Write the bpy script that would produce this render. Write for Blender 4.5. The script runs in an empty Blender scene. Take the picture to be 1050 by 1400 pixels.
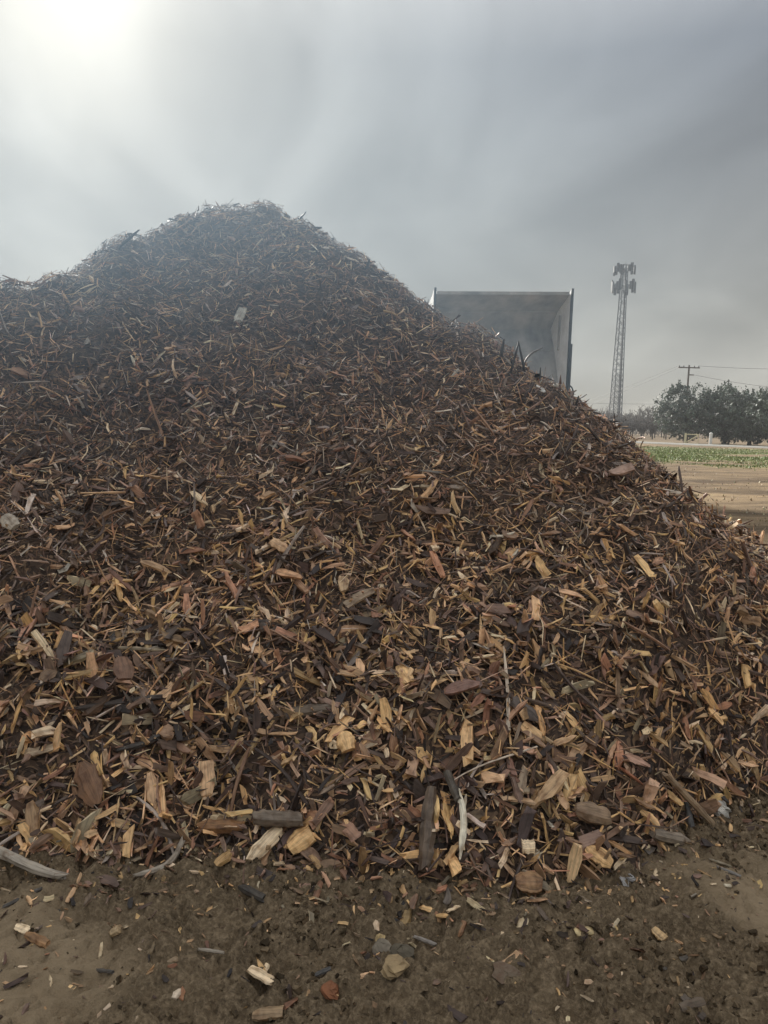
import bpy, math
import numpy as np
from mathutils import Vector, Matrix

rng = np.random.default_rng(11)
scene = bpy.context.scene
COL = scene.collection
R = math.radians

# ------------------------------------------------------------------ camera
CAM = np.array([0.0, 0.0, 1.6])
PITCH, ROLL, FPX = R(7.0), R(1.5), 1000.0          # focal length in photograph pixels (1050 x 1400)
_f = np.array([0, math.cos(PITCH), -math.sin(PITCH)])
_r0 = np.array([1.0, 0, 0]); _u0 = np.array([0, math.sin(PITCH), math.cos(PITCH)])
_r = math.cos(ROLL) * _r0 + math.sin(ROLL) * _u0
_u = -math.sin(ROLL) * _r0 + math.cos(ROLL) * _u0
cam_data = bpy.data.cameras.new('camera')
cam = bpy.data.objects.new('camera', cam_data); COL.objects.link(cam)
cam.matrix_world = Matrix(((_r[0], _u[0], -_f[0], CAM[0]), (_r[1], _u[1], -_f[1], CAM[1]),
                           (_r[2], _u[2], -_f[2], CAM[2]), (0, 0, 0, 1)))
cam_data.sensor_fit = 'VERTICAL'; cam_data.sensor_height = 24.0
cam_data.lens = 24.0 * FPX / 1400.0
cam_data.clip_start = 0.05; cam_data.clip_end = 3000
scene.camera = cam

def ray(px, py):
    d = _f * FPX + _r * (px - 525.0) + _u * (700.0 - py)
    return d / np.linalg.norm(d)
def at_y(px, py, y):                                 # point of that sight line at ground distance y
    d = ray(px, py); return CAM + d * (y / d[1])
def on_flat(px, y):                                  # point of z = 0 at distance y in that column
    x = (px - 525.0) / FPX * y
    for _ in range(12):
        p = np.array([x, y, 0.0]) - CAM
        c = 525 + FPX * (p @ _r) / (p @ _f)
        x += (px - c) / FPX * y
    return np.array([x, y, 0.0])

# ------------------------------------------------------------------ sky, sun, exposure
SUN = ray(85, 0)
SUN_EL = math.asin(SUN[2]); SUN_AZ = math.atan2(SUN[0], SUN[1])
world = bpy.data.worlds.new('World'); scene.world = world; world.use_nodes = True
nt = world.node_tree; nt.nodes.clear()
def N(tree, kind, **kw):
    n = tree.nodes.new(kind)
    for k, v in kw.items():
        if k in n.bl_rna.properties: setattr(n, k, v)
        else: n.inputs[k].default_value = v
    return n
def L(tree, a, b): tree.links.new(a, b)
def math_node(tree, op, a, b=None, clamp=False):
    n = tree.nodes.new('ShaderNodeMath'); n.operation = op; n.use_clamp = clamp
    for i, v in enumerate((a, b)):
        if v is None: continue
        if isinstance(v, (int, float)): n.inputs[i].default_value = v
        else: L(tree, v, n.inputs[i])
    return n.outputs[0]
def ramp(tree, fac, stops):
    n = tree.nodes.new('ShaderNodeValToRGB')
    e = n.color_ramp.elements
    while len(e) < len(stops): e.new(0.5)
    for el, (p, c) in zip(e, stops):
        el.position = p; el.color = (c[0], c[1], c[2], 1) if not isinstance(c, (int, float)) else (c, c, c, 1)
    L(tree, fac, n.inputs[0]); return n.outputs[0]
def mixc(tree, fac, a, b, mode='MIX'):
    n = tree.nodes.new('ShaderNodeMix'); n.data_type = 'RGBA'; n.blend_type = mode
    for s, v in ((n.inputs[0], fac), (n.inputs[6], a), (n.inputs[7], b)):
        if isinstance(v, (int, float)): s.default_value = v
        elif isinstance(v, tuple): s.default_value = (v[0], v[1], v[2], 1)
        else: L(tree, v, s)
    return n.outputs[2]

tc = nt.nodes.new('ShaderNodeTexCoord')
sky = nt.nodes.new('ShaderNodeTexSky'); sky.sky_type = 'NISHITA'; sky.sun_disc = False
sky.sun_elevation = SUN_EL; sky.sun_rotation = SUN_AZ; sky.dust_density = 1.0
sep = nt.nodes.new('ShaderNodeSeparateXYZ'); L(nt, tc.outputs['Generated'], sep.inputs[0])
zc = math_node(nt, 'MAXIMUM', sep.outputs[2], 0.0)
zz = math_node(nt, 'ADD', zc, 0.22)
comb = nt.nodes.new('ShaderNodeCombineXYZ')
L(nt, math_node(nt, 'DIVIDE', sep.outputs[0], zz), comb.inputs[0])
L(nt, math_node(nt, 'DIVIDE', sep.outputs[1], zz), comb.inputs[1])
mp = nt.nodes.new('ShaderNodeMapping'); L(nt, comb.outputs[0], mp.inputs[0])
mp.inputs['Rotation'].default_value = (0, 0, R(32)); mp.inputs['Scale'].default_value = (1.0, 0.55, 1)
mp.inputs['Location'].default_value = (3.1, 0.4, 0)
n1 = N(nt, 'ShaderNodeTexNoise', Scale=2.2, Detail=8.0, Roughness=0.52, Distortion=0.5); L(nt, mp.outputs[0], n1.inputs['Vector'])
veil = ramp(nt, n1.outputs[0], [(0.32, 0.76), (0.5, 0.98), (0.68, 1.26)])
# overcast colour by elevation: pale and warm at the horizon, grey-blue higher up
base = ramp(nt, zc, [(0.0, (0.70, 0.67, 0.57)), (0.14, (0.58, 0.58, 0.53)), (0.42, (0.40, 0.475, 0.58)), (0.7, (2.15, 2.2, 2.25)), (1.0, (3.0, 3.03, 3.06))])  # overhead stops, out of view, raised to light the shaded pile face
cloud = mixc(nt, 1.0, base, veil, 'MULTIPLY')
dotn = nt.nodes.new('ShaderNodeVectorMath'); dotn.operation = 'DOT_PRODUCT'
L(nt, tc.outputs['Generated'], dotn.inputs[0]); dotn.inputs[1].default_value = tuple(SUN)
dpos = math_node(nt, 'MAXIMUM', dotn.outputs['Value'], 0.0)
a1 = math_node(nt, 'MULTIPLY', math_node(nt, 'POWER', dpos, 4.0), 0.6)
a2 = math_node(nt, 'MULTIPLY', math_node(nt, 'POWER', dpos, 18.0), 0.68)
a3 = math_node(nt, 'MULTIPLY', math_node(nt, 'POWER', dpos, 190.0), 1.7)
aur = math_node(nt, 'ADD', math_node(nt, 'ADD', a1, a2), a3)
aurv = mixc(nt, 1.0, mixc(nt, 1.0, aur, (1.0, 0.95, 0.80), 'MULTIPLY'), veil, 'MULTIPLY')
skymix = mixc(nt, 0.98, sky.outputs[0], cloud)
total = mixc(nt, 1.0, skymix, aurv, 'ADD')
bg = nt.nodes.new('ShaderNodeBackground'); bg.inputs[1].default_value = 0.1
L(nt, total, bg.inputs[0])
wo = nt.nodes.new('ShaderNodeOutputWorld'); L(nt, bg.outputs[0], wo.inputs[0])

sun_d = bpy.data.lights.new('sun', 'SUN'); sun_d.energy = 2.5; sun_d.angle = R(8); sun_d.color = (1.0, 0.95, 0.86)
sun = bpy.data.objects.new('sun', sun_d); COL.objects.link(sun)
sun.rotation_euler = Vector(-SUN).to_track_quat('-Z', 'Y').to_euler()
sun.location = (-20, 40, 40)
vs = scene.view_settings; vs.view_transform = 'Standard'; vs.look = 'None'; vs.exposure = 1.88; vs.gamma = 1.0; vs.use_curve_mapping = False

# ------------------------------------------------------------------ helpers
def tag(o, label=None, cat=None, group=None, kind=None):
    for k, v in (('label', label), ('category', cat), ('group', group), ('kind', kind)):
        if v: o[k] = v
    return o
def link(name, me, parent=None, mat=None):
    o = bpy.data.objects.new(name, me); COL.objects.link(o)
    if parent is not None: o.parent = parent
    if mat is not None and me is not None: me.materials.append(mat)
    return o
def empty(name, loc, rz=0.0):
    o = bpy.data.objects.new(name, None); COL.objects.link(o)
    o.location = tuple(loc); o.rotation_euler.z = rz; o.empty_display_size = 0.2
    return o
class MB:
    def __init__(s): s.v = []; s.f = []
    def add(s, vs, fs):
        b = len(s.v); s.v += [tuple(map(float, v)) for v in vs]; s.f += [tuple(b + i for i in f) for f in fs]
    def box(s, c, d, M=None):
        c = np.array(c, float); h = np.array(d, float) / 2
        vs = [np.array((x, y, z)) * h for z in (-1, 1) for y in (-1, 1) for x in (-1, 1)]
        if M is not None: vs = [M @ v for v in vs]
        s.add([c + v for v in vs], [(0, 2, 3, 1), (4, 5, 7, 6), (0, 1, 5, 4), (2, 6, 7, 3), (0, 4, 6, 2), (1, 3, 7, 5)])
    def tube(s, pts, rad, n=6, cap=True):
        pts = [np.array(p, float) for p in pts]
        if not hasattr(rad, '__len__'): rad = [rad] * len(pts)
        b = len(s.v); up = None
        for i, p in enumerate(pts):
            t = pts[min(i + 1, len(pts) - 1)] - pts[max(i - 1, 0)]; t = t / (np.linalg.norm(t) + 1e-9)
            a = np.array([0, 0, 1.0]) if abs(t[2]) < 0.9 else np.array([1.0, 0, 0])
            if up is not None: a = up
            e = a - t * (a @ t); e = e / (np.linalg.norm(e) + 1e-9); up = e; g = np.cross(t, e)
            for k in range(n):
                an = 2 * math.pi * k / n
                s.v.append(tuple(p + rad[i] * (math.cos(an) * e + math.sin(an) * g)))
        for i in range(len(pts) - 1):
            for k in range(n):
                k2 = (k + 1) % n
                s.f.append((b + i * n + k, b + i * n + k2, b + (i + 1) * n + k2, b + (i + 1) * n + k))
        if cap:
            s.f.append(tuple(b + k for k in range(n))[::-1]); e = b + (len(pts) - 1) * n
            s.f.append(tuple(e + k for k in range(n)))
    def mesh(s, name):
        me = bpy.data.meshes.new(name); me.from_pydata(s.v, [], s.f); me.update(); return me
    def build(s, name, mat, parent=None, smooth=False):
        me = s.mesh(name)
        if smooth: me.polygons.foreach_set('use_smooth', np.ones(len(me.polygons), bool))
        return link(name, me, parent, mat)

# numpy gradient noise
_perm = np.random.default_rng(5).permutation(256); _perm = np.concatenate([_perm, _perm])
_g2 = np.array([(math.cos(a), math.sin(a)) for a in np.linspace(0, 2 * math.pi, 16, endpoint=False)])
def perlin(x, y):
    xi = np.floor(x).astype(int); yi = np.floor(y).astype(int); xf = x - xi; yf = y - yi
    u = xf * xf * xf * (xf * (xf * 6 - 15) + 10); v = yf * yf * yf * (yf * (yf * 6 - 15) + 10)
    def g(ix, iy, dx, dy):
        h = _perm[(_perm[ix & 255] + iy) & 255] & 15
        return _g2[h, 0] * dx + _g2[h, 1] * dy
    a = g(xi, yi, xf, yf); b = g(xi + 1, yi, xf - 1, yf); c = g(xi, yi + 1, xf, yf - 1); d = g(xi + 1, yi + 1, xf - 1, yf - 1)
    return (a + u * (b - a)) * (1 - v) + (c + u * (d - c)) * v
def fbm(x, y, o=4, rough=0.5):
    t = 0; a = 1.0; f = 1.0
    for i in range(o):
        t = t + a * perlin(x * f + 17.3 * i, y * f - 9.1 * i); a *= rough; f *= 2.03
    return t
def sstep(a, b, x):
    t = np.clip((x - a) / (b - a), 0, 1); return t * t * (3 - 2 * t)

# ------------------------------------------------------------------ materials
def new_mat(name):
    m = bpy.data.materials.new(name); m.use_nodes = True
    t = m.node_tree; b = t.nodes['Principled BSDF']; return m, t, b
def simple(name, col, rough=0.7, metal=0.0, var=0.2, scale=6.0, bump=0.1, stretch=(1, 1, 1), col2=None):
    m, t, b = new_mat(name)
    c = t.nodes.new('ShaderNodeTexCoord'); mpn = t.nodes.new('ShaderNodeMapping'); mpn.inputs['Scale'].default_value = stretch
    L(t, c.outputs['Object'], mpn.inputs[0])
    n = N(t, 'ShaderNodeTexNoise', Scale=scale, Detail=6.0, Roughness=0.6); L(t, mpn.outputs[0], n.inputs['Vector'])
    c2 = col2 or tuple(x * (1 - 1.6 * var) for x in col)
    hi = tuple(x * (1 + var) for x in col)
    L(t, ramp(t, n.outputs[0], [(0.3, c2), (0.7, hi)]), b.inputs['Base Color'])
    b.inputs['Roughness'].default_value = rough; b.inputs['Metallic'].default_value = metal
    if bump:
        bn = N(t, 'ShaderNodeBump', Strength=bump, Distance=0.02); L(t, n.outputs[0], bn.inputs['Height']); L(t, bn.outputs[0], b.inputs['Normal'])
    return m
def wood_mat(name, rough=0.72, spec=0.5):
    # colour of each piece from its own "tint", fibres from its own "grain" coordinates (x runs along the piece)
    m, t, b = new_mat(name)
    a = N(t, 'ShaderNodeAttribute', attribute_name='tint'); g = N(t, 'ShaderNodeAttribute', attribute_name='grain')
    mpn = t.nodes.new('ShaderNodeMapping'); mpn.inputs['Scale'].default_value = (9, 120, 120); L(t, g.outputs['Vector'], mpn.inputs[0])
    n = N(t, 'ShaderNodeTexNoise', Scale=1.0, Detail=4.0, Roughness=0.6, Distortion=0.6); L(t, mpn.outputs[0], n.inputs['Vector'])
    mp2 = t.nodes.new('ShaderNodeMapping'); mp2.inputs['Scale'].default_value = (22, 34, 34); L(t, g.outputs['Vector'], mp2.inputs[0])
    n2 = N(t, 'ShaderNodeTexNoise', Scale=1.0, Detail=3.0, Roughness=0.55); L(t, mp2.outputs[0], n2.inputs['Vector'])
    v = ramp(t, n.outputs[0], [(0.28, 0.5), (0.48, 1.0), (0.72, 1.3)])
    v2 = ramp(t, n2.outputs[0], [(0.32, (0.6, 0.52, 0.45)), (0.5, (1, 1, 1)), (0.75, (1.15, 1.13, 1.08))])
    c = mixc(t, 1.0, mixc(t, 1.0, a.outputs['Color'], v, 'MULTIPLY'), v2, 'MULTIPLY')
    L(t, c, b.inputs['Base Color'])
    b.inputs['Roughness'].default_value = rough; b.inputs['Specular IOR Level'].default_value = spec
    bn = N(t, 'ShaderNodeBump', Strength=0.45, Distance=0.003); L(t, n.outputs[0], bn.inputs['Height']); L(t, bn.outputs[0], b.inputs['Normal'])
    return m
M_WOOD = wood_mat('wood_fibre', 0.56, 0.45)
M_CLOD = wood_mat('soil_crumbs', 0.95, 0.1)
def core_mat():
    m, t, b = new_mat('packed_chips')
    c = t.nodes.new('ShaderNodeTexCoord'); nz = N(t, 'ShaderNodeTexNoise', Scale=5.0, Detail=2.0); L(t, c.outputs['Object'], nz.inputs['Vector'])
    vm = t.nodes.new('ShaderNodeVectorMath'); vm.operation = 'MULTIPLY_ADD'; L(t, nz.outputs['Color'], vm.inputs[0]); vm.inputs[1].default_value = (.5, .5, .5); L(t, c.outputs['Object'], vm.inputs[2])
    mpn = t.nodes.new('ShaderNodeMapping'); mpn.inputs['Scale'].default_value = (28, 75, 55); L(t, vm.outputs[0], mpn.inputs[0])
    vo = t.nodes.new('ShaderNodeTexVoronoi'); vo.inputs['Scale'].default_value = 1.0; L(t, mpn.outputs[0], vo.inputs['Vector'])
    sc = t.nodes.new('ShaderNodeSeparateColor'); L(t, vo.outputs['Color'], sc.inputs[0])
    L(t, ramp(t, sc.outputs[0], [(0.0, (.03, .02, .015)), (.5, (.075, .047, .032)), (.8, (.14, .088, .055)), (1.0, (.26, .165, .095))]), b.inputs['Base Color'])
    b.inputs['Roughness'].default_value = .9
    bn = N(t, 'ShaderNodeBump', Strength=1.0, Distance=0.012); L(t, sc.outputs[1], bn.inputs['Height']); L(t, bn.outputs[0], b.inputs['Normal'])
    return m
M_CORE = core_mat()
M_STEEL = simple('weathered_grey_steel', (0.37, 0.35, 0.325), 0.6, metal=0.1, var=0.3, scale=2.2, bump=0.03, stretch=(1, 1, 0.5))
M_STEEL2 = simple('galvanised_steel', (0.10, 0.105, 0.11), 0.6, metal=0.2, var=0.1, scale=1.5, bump=0)
M_PLATE = simple('lit_steel_plate', (0.82, 0.83, 0.84), 0.5, metal=0.1, var=0.12, scale=2.5, bump=0.02)  # paler than the panels: light falling on the plate is put in its colour
M_DARK = simple('dark_steel', (0.06, 0.062, 0.065), 0.6, metal=0.3, var=0.2, bump=0.02)
M_RUBBER = simple('tyre_rubber', (0.022, 0.022, 0.022), 0.85, var=0.2)
M_POLE = simple('weathered_timber_pole', (0.13, 0.105, 0.085), 0.85, var=0.25, scale=3, stretch=(6, 6, 0.5))
M_WIRE = simple('aluminium_wire', (0.16, 0.16, 0.16), 0.6, bump=0)
M_PANEL = simple('antenna_casing', (0.05, 0.053, 0.057), 0.6, var=0.08, bump=0)
M_BARK = simple('tree_bark', (0.085, 0.07, 0.057), 0.9, var=0.3, scale=8)
M_TWIG = simple('bare_twigs', (0.105, 0.088, 0.074), 0.9, var=0.3, scale=2)
M_GATE = simple('pale_yellow_paint', (0.62, 0.56, 0.36), 0.6, var=0.1)
M_WHITE = simple('white_paint', (0.75, 0.75, 0.72), 0.6, var=0.08)
def leaf_mat(name, a, b_):
    m, t, b = new_mat(name)
    g = N(t, 'ShaderNodeAttribute', attribute_name='tint')
    L(t, mixc(t, 1.0, g.outputs['Color'], a, 'MULTIPLY'), b.inputs['Base Color']); b.inputs['Roughness'].default_value = 0.6
    return m
M_LEAF = leaf_mat('evergreen_leaves', (0.105, 0.13, 0.105), None)
M_GRASS = leaf_mat('grass_blades', (0.175, 0.215, 0.065), None)
M_STRAW = leaf_mat('dry_stems', (0.34, 0.26, 0.16), None)

def ground_mat():
    m, t, b = new_mat('field_soil')
    geo = t.nodes.new('ShaderNodeNewGeometry'); P = geo.outputs['Position']
    s = t.nodes.new('ShaderNodeSeparateXYZ'); L(t, P, s.inputs[0])
    def noise(sc, det=5.0, stretch=None, rough=0.55, dist=0.0):
        n = N(t, 'ShaderNodeTexNoise', Scale=sc, Detail=det, Roughness=rough, Distortion=dist)
        if stretch:
            q = t.nodes.new('ShaderNodeMapping'); q.inputs['Scale'].default_value = stretch; L(t, P, q.inputs[0]); L(t, q.outputs[0], n.inputs['Vector'])
        else: L(t, P, n.inputs['Vector'])
        return n.outputs[0]
    big, mid, fine = noise(0.9, 4), noise(7.0, 6, rough=0.65), noise(60.0, 5, rough=0.7)
    zone = N(t, 'ShaderNodeAttribute', attribute_name='soil')      # r: dry compacted mud, g: dry field soil, b: turf
    zs = t.nodes.new('ShaderNodeSeparateColor'); L(t, zone.outputs['Color'], zs.inputs[0])
    mud = mixc(t, mid, (0.062, 0.043, 0.026), (0.215, 0.157, 0.095))
    mud = mixc(t, ramp(t, fine, [(0.45, 0.0), (0.68, 0.7)]), mud, (0.36, 0.27, 0.17))
    dry = mixc(t, mid, (0.20, 0.145, 0.088), (0.37, 0.28, 0.178))
    spk = noise(140.0, 3, rough=0.7)
    mud = mixc(t, ramp(t, spk, [(0.30, 0.75), (0.46, 0.0)]), mud, (0.06, 0.044, 0.03))
    c = mixc(t, zs.outputs[0], mud, dry)
    f1 = noise(0.42, 7, (0.3, 1.5, 1), 0.72, 0.8); f2 = noise(2.2, 6, (0.5, 2.0, 1), 0.7)
    field = mixc(t, ramp(t, f1, [(0.38, 0.0), (0.62, 1.0)]), (0.085, 0.057, 0.034), (0.30, 0.215, 0.125))
    field = mixc(t, ramp(t, f2, [(0.45, 0.0), (0.7, 0.6)]), field, (0.075, 0.055, 0.036))
    c = mixc(t, zs.outputs[1], c, field)
    turf = mixc(t, ramp(t, f2, [(0.35, 0.0), (0.65, 1.0)]), (0.12, 0.165, 0.045), (0.20, 0.175, 0.085))
    c = mixc(t, zs.outputs[2], c, turf)
    L(t, c, b.inputs['Base Color'])
    b.inputs['Roughness'].default_value = 0.92; b.inputs['Specular IOR Level'].default_value = 0.15
    h = math_node(t, 'ADD', math_node(t, 'MULTIPLY', mid, 0.7), math_node(t, 'MULTIPLY', fine, 0.35))
    bn = N(t, 'ShaderNodeBump', Strength=1.0, Distance=0.03); L(t, h, bn.inputs['Height']); L(t, bn.outputs[0], b.inputs['Normal'])
    return m
M_GROUND = ground_mat()
M_ROAD = simple('gravel_road', (0.25, 0.24, 0.215), 0.9, var=0.12, scale=1.5, bump=0.2)

# ------------------------------------------------------------------ ground
def ground_h(x, y):
    near = 1 - sstep(5, 12, np.hypot(x, y - 1))
    h = 0.030 * fbm(x * 0.9 + 3, y * 0.9, 3)
    # soft crumbled mud: clods and ridges, smoother where wheels packed it
    pack = np.clip(packed(x, y), 0, 1)
    lump = fbm(x * 5 + 1.7, y * 6.5, 4, 0.6)
    ridg = 1 - np.abs(fbm(x * 3.1 + 8, y * 4.4 + 2, 3, 0.5)) * 2.2
    crack = np.clip(1 - np.abs(fbm(x * 6.3 + 31, y * 7.7 + 12, 3, 0.6)) * 9, 0, 1)
    h = h + near * (1 - 0.75 * pack) * (0.055 * lump + 0.030 * np.clip(ridg, 0, 1) ** 3 + 0.030 * fbm(x * 17, y * 21, 3, 0.75) - 0.03 * crack)
    h = h + near * pack * (0.016 * fbm(x * 9, y * 13, 5, 0.7) - 0.012 * crack)
    far = sstep(7, 16, np.hypot(x, y))
    h = h + far * (1 - sstep(40, 60, y)) * (0.05 * fbm(x * 0.35, y * 0.8, 4, 0.6) + 0.03 * fbm(x * 1.2, y * 2.6 + 5, 3, 0.6))
    return h
def packed(x, y):
    w = 0.16 * fbm(x * 2.2, y * 2.2 + 4, 3)
    left = sstep(0.62, 0.25, np.hypot((x + 1.25 + w) / 1.15, (y - 1.93 + w) / 0.75))
    right = sstep(0.60, 0.2, np.abs((x - 1.42) + 0.28 * (y - 2.2) + w) / 0.55) * sstep(2.7, 2.4, y)
    return left + right
def graded(lo, f0, f1, hi, st, grow=1.13, cap=25.0):
    a = list(np.arange(f0, f1 + st / 2, st)); s = st; x = a[-1]
    while x < hi: s = min(s * grow, cap); x += s; a.append(x)
    s = st; x = a[0]; b = []
    while x > lo: s = min(s * grow, cap); x -= s; b.append(x)
    return np.array(b[::-1] + a)
gx = graded(-420, -1.6, 1.8, 420, 0.0135, 1.06); gy = graded(-120, 1.5, 3.0, 520, 0.0125, 1.04)
def grid_mesh(name, X, Y, Z, keep=None):
    ny, nx = X.shape
    v = np.stack([X, Y, Z], -1).reshape(-1, 3).astype(np.float32)
    i = np.arange(ny * nx).reshape(ny, nx)
    q = np.stack([i[:-1, :-1], i[:-1, 1:], i[1:, 1:], i[1:, :-1]], -1).reshape(-1, 4)
    if keep is not None: q = q[keep[q].any(1)]
    return raw_mesh(name, v, q.reshape(-1), np.arange(len(q)) * 4, True)
def raw_mesh(name, v, loops, starts, smooth=False):
    me = bpy.data.meshes.new(name)
    me.vertices.add(len(v)); me.vertices.foreach_set('co', np.ascontiguousarray(v, np.float32).reshape(-1))
    me.loops.add(len(loops)); me.loops.foreach_set('vertex_index', np.ascontiguousarray(loops, np.int32))
    me.polygons.add(len(starts)); me.polygons.foreach_set('loop_start', np.ascontiguousarray(starts, np.int32))
    me.polygons.foreach_set('use_smooth', np.full(len(starts), smooth, bool))
    me.update(calc_edges=True)
    return me
def point_attr(me, name, kind, data):
    at = me.attributes.new(name, kind, 'POINT')
    d = np.ascontiguousarray(data, np.float32)
    if kind == 'FLOAT_COLOR':
        d = np.concatenate([d, np.ones((len(d), 1), np.float32)], 1); at.data.foreach_set('color', d.reshape(-1))
    else: at.data.foreach_set('vector', d.reshape(-1))

def green_amount(x, y):
    n = 1.3 * fbm(x * 0.10 + 5, y * 0.14, 4, 0.65)
    g = sstep(30, 36, y) * sstep(72, 62, y) * sstep(-0.42, 0.0, n + 0.25 * np.exp(-((y - 41) / 5) ** 2) + 0.3 * np.exp(-((y - 62) / 8) ** 2))
    g2 = 0.0 * sstep(0.2, 0.5, fbm(x * 0.5 + 9, y * 0.9 + 3, 3)) * sstep(9, 14, y) * sstep(26, 20, y)
    return np.clip(g + g2, 0, 1)
GX, GY = np.meshgrid(gx, gy)
me = grid_mesh('ground', GX, GY, ground_h(GX, GY))
fx, fy = GX.reshape(-1), GY.reshape(-1)
dist = np.hypot(fx, fy)
point_attr(me, 'soil', 'FLOAT_COLOR', np.stack([np.clip(packed(fx, fy), 0, 1), sstep(4.2, 9.0, dist + 0.8 * fbm(fx, fy, 3)) * (1 - .8 * sstep(76, 84, fy)), green_amount(fx, fy)], -1))
ground = tag(link('ground', me, None, M_GROUND), kind='structure')

# gravel farm road across the field, a low cambered strip with its own edge
ra, rb = on_flat(830, 88), on_flat(1400, 60)
dv = (rb - ra); dv /= np.linalg.norm(dv); nv = np.array([-dv[1], dv[0], 0])
pa, pb = ra - dv * 160, rb + dv * 120
mb = MB(); K = 60
for i in range(K + 1):
    p = pa + (pb - pa) * i / K; w = 1.7 + 0.12 * math.sin(i * 2.3)
    for q, z in ((-w - .3, -0.05), (-w, 0.10), (0, 0.16), (w, 0.10), (w + .3, -0.05)): mb.v.append(tuple(p + nv * q + np.array([0, 0, z])))
for i in range(K):
    for k in range(4): mb.f.append((i * 5 + k, (i + 1) * 5 + k, (i + 1) * 5 + k + 1, i * 5 + k + 1))
tag(mb.build('road', M_ROAD), kind='structure')

# ------------------------------------------------------------------ the pile: a height field along its ridge
SIL = [(-700, 330), (-420, 300), (-260, 340), (-150, 372), (-60, 380), (0, 381), (35, 386), (75, 382), (120, 355), (165, 328), (200, 313), (255, 292), (300, 278), (340, 276), (375, 282),
       (415, 298), (445, 316), (480, 342), (520, 372), (550, 404), (572, 430), (588, 443), (606, 443), (625, 438), (642, 440), (658, 452), (672, 470), (700, 492),
       (745, 520), (790, 549), (830, 578), (870, 612), (905, 645), (950, 690), (1000, 727), (1050, 768), (1150, 830), (1300, 900), (1500, 985)]
TOE = [(-500, 1150), (-150, 1178), (0, 1172), (150, 1180), (300, 1176), (430, 1196), (560, 1204), (700, 1206), (800, 1200), (860, 1185), (920, 1145), (980, 1112), (1050, 1082), (1200, 1030), (1400, 975)]
SLOPE = 0.80
sil = np.array(SIL, float)
tz = []
for a_, b_ in TOE:
    d = ray(a_, b_); q = CAM + d * (-CAM[2] / d[2]); tz.append((math.atan2(q[0], q[1]), math.hypot(q[0], q[1])))
tz = np.array(tz)
PX0, PX1, PY0, PY1, PRES = -11.0, 8.0, 1.6, 15.0, 0.045
px_ax = np.arange(PX0, PX1, PRES); py_ax = np.arange(PY0, PY1, PRES)
HX, HY = np.meshgrid(px_ax, py_ax)
WX = HX + 0.10 * fbm(HX * 1.1, HY * 1.1, 3); WY = HY + 0.10 * fbm(HX * 1.1 + 7, HY * 1.1 + 3, 3)
relief = 0.10 * fbm(HX * 1.05 + 2, HY * 1.3, 3) + 0.08 * fbm(HX * 2.6, HY * 3.2 + 5, 3, 0.55)
relief2 = 0.035 * fbm(HX * 7, HY * 8, 3, 0.6)
def blur(a, n):
    for ax in (0, 1):
        p = np.pad(a, [(n, n) if k == ax else (0, 0) for k in (0, 1)], mode='edge')
        cs = np.cumsum(p, axis=ax); cs = np.concatenate([np.zeros_like(np.take(cs, [0], ax)), cs], ax)
        m = a.shape[ax]
        a = (np.take(cs, np.arange(2 * n + 1, 2 * n + 1 + m), ax) - np.take(cs, np.arange(m), ax)) / (2 * n + 1)
    return a
RAD = np.hypot(HX, HY); RTOE = np.interp(np.arctan2(HX, HY), tz[:, 0], tz[:, 1]) + .05 * fbm(HX * 3, HY * 3 + 9, 3)
def heap(pyoff):
    cones = []
    for px in COLS:
        py = np.interp(px, sil[:, 0], sil[:, 1]) + np.interp(px, COLS, pyoff)
        d = ray(px, py); hd = math.hypot(d[0], d[1]); te = d[2] / hd
        f0 = np.interp(math.atan2(d[0], d[1]), tz[:, 0], tz[:, 1])
        D = (CAM[2] + SLOPE * f0) / (SLOPE - te); p = CAM + d / hd * D
        if p[2] > 0.02: cones.append(p)
    H = np.full(HX.shape, -9.0)
    for c in cones:
        q = np.hypot(WX - c[0], WY - c[1])
        np.maximum(H, c[2] - SLOPE * (np.sqrt(q * q + 0.008) - 0.065), out=H)
    cap = 1.05 * (RAD - RTOE)
    H = np.minimum(H, cap); H = blur(H, 1)
    H = 0.5 * (H + np.sqrt(H * H + 0.008)) - 0.035          # soft toe where the slope runs out
    H = H + sstep(0.02, 0.5, H) * relief
    return H + sstep(0.0, 0.1, H) * relief2
COLS = np.arange(-700, 1501, 12.0); off = np.full(len(COLS), 6.0)
for it in range(6):                                       # settle the ridge to its outline
    H = heap(off)
    if it == 5: break
    q = np.stack([HX, HY, H], -1).reshape(-1, 3) - CAM; zf = q @ _f
    u_ = 525 + FPX * (q @ _r) / zf; v_ = 700 - FPX * (q @ _u) / zf
    k = np.round((u_ - COLS[0]) / 12.0).astype(int); ok = (k >= 0) & (k < len(COLS)) & (H.reshape(-1) > .02)
    best = np.full(len(COLS), 9e9); np.minimum.at(best, k[ok], v_[ok])
    err = np.where(best < 9e8, np.interp(COLS, sil[:, 0], sil[:, 1]) + 4 - best, 0)
    off = np.clip(off + .8 * err, -60, 40)
def pile_h(x, y):
    u = np.clip((np.asarray(x) - PX0) / PRES, 0, len(px_ax) - 1.001); v = np.clip((np.asarray(y) - PY0) / PRES, 0, len(py_ax) - 1.001)
    i = u.astype(int); j = v.astype(int); a = u - i; b = v - j
    return (H[j, i] * (1 - a) + H[j, i + 1] * a) * (1 - b) + (H[j + 1, i] * (1 - a) + H[j + 1, i + 1] * a) * b
def surf_h(x, y): return np.maximum(pile_h(x, y), ground_h(np.asarray(x, float), np.asarray(y, float)))
def hit(px, py):
    d = ray(px, py); t = np.arange(0.8, 16, 0.01)
    P = CAM + d * t[:, None]; below = P[:, 2] < surf_h(P[:, 0], P[:, 1])
    k = int(np.argmax(below)) if below.any() else len(t) - 1
    return P[k]
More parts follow.
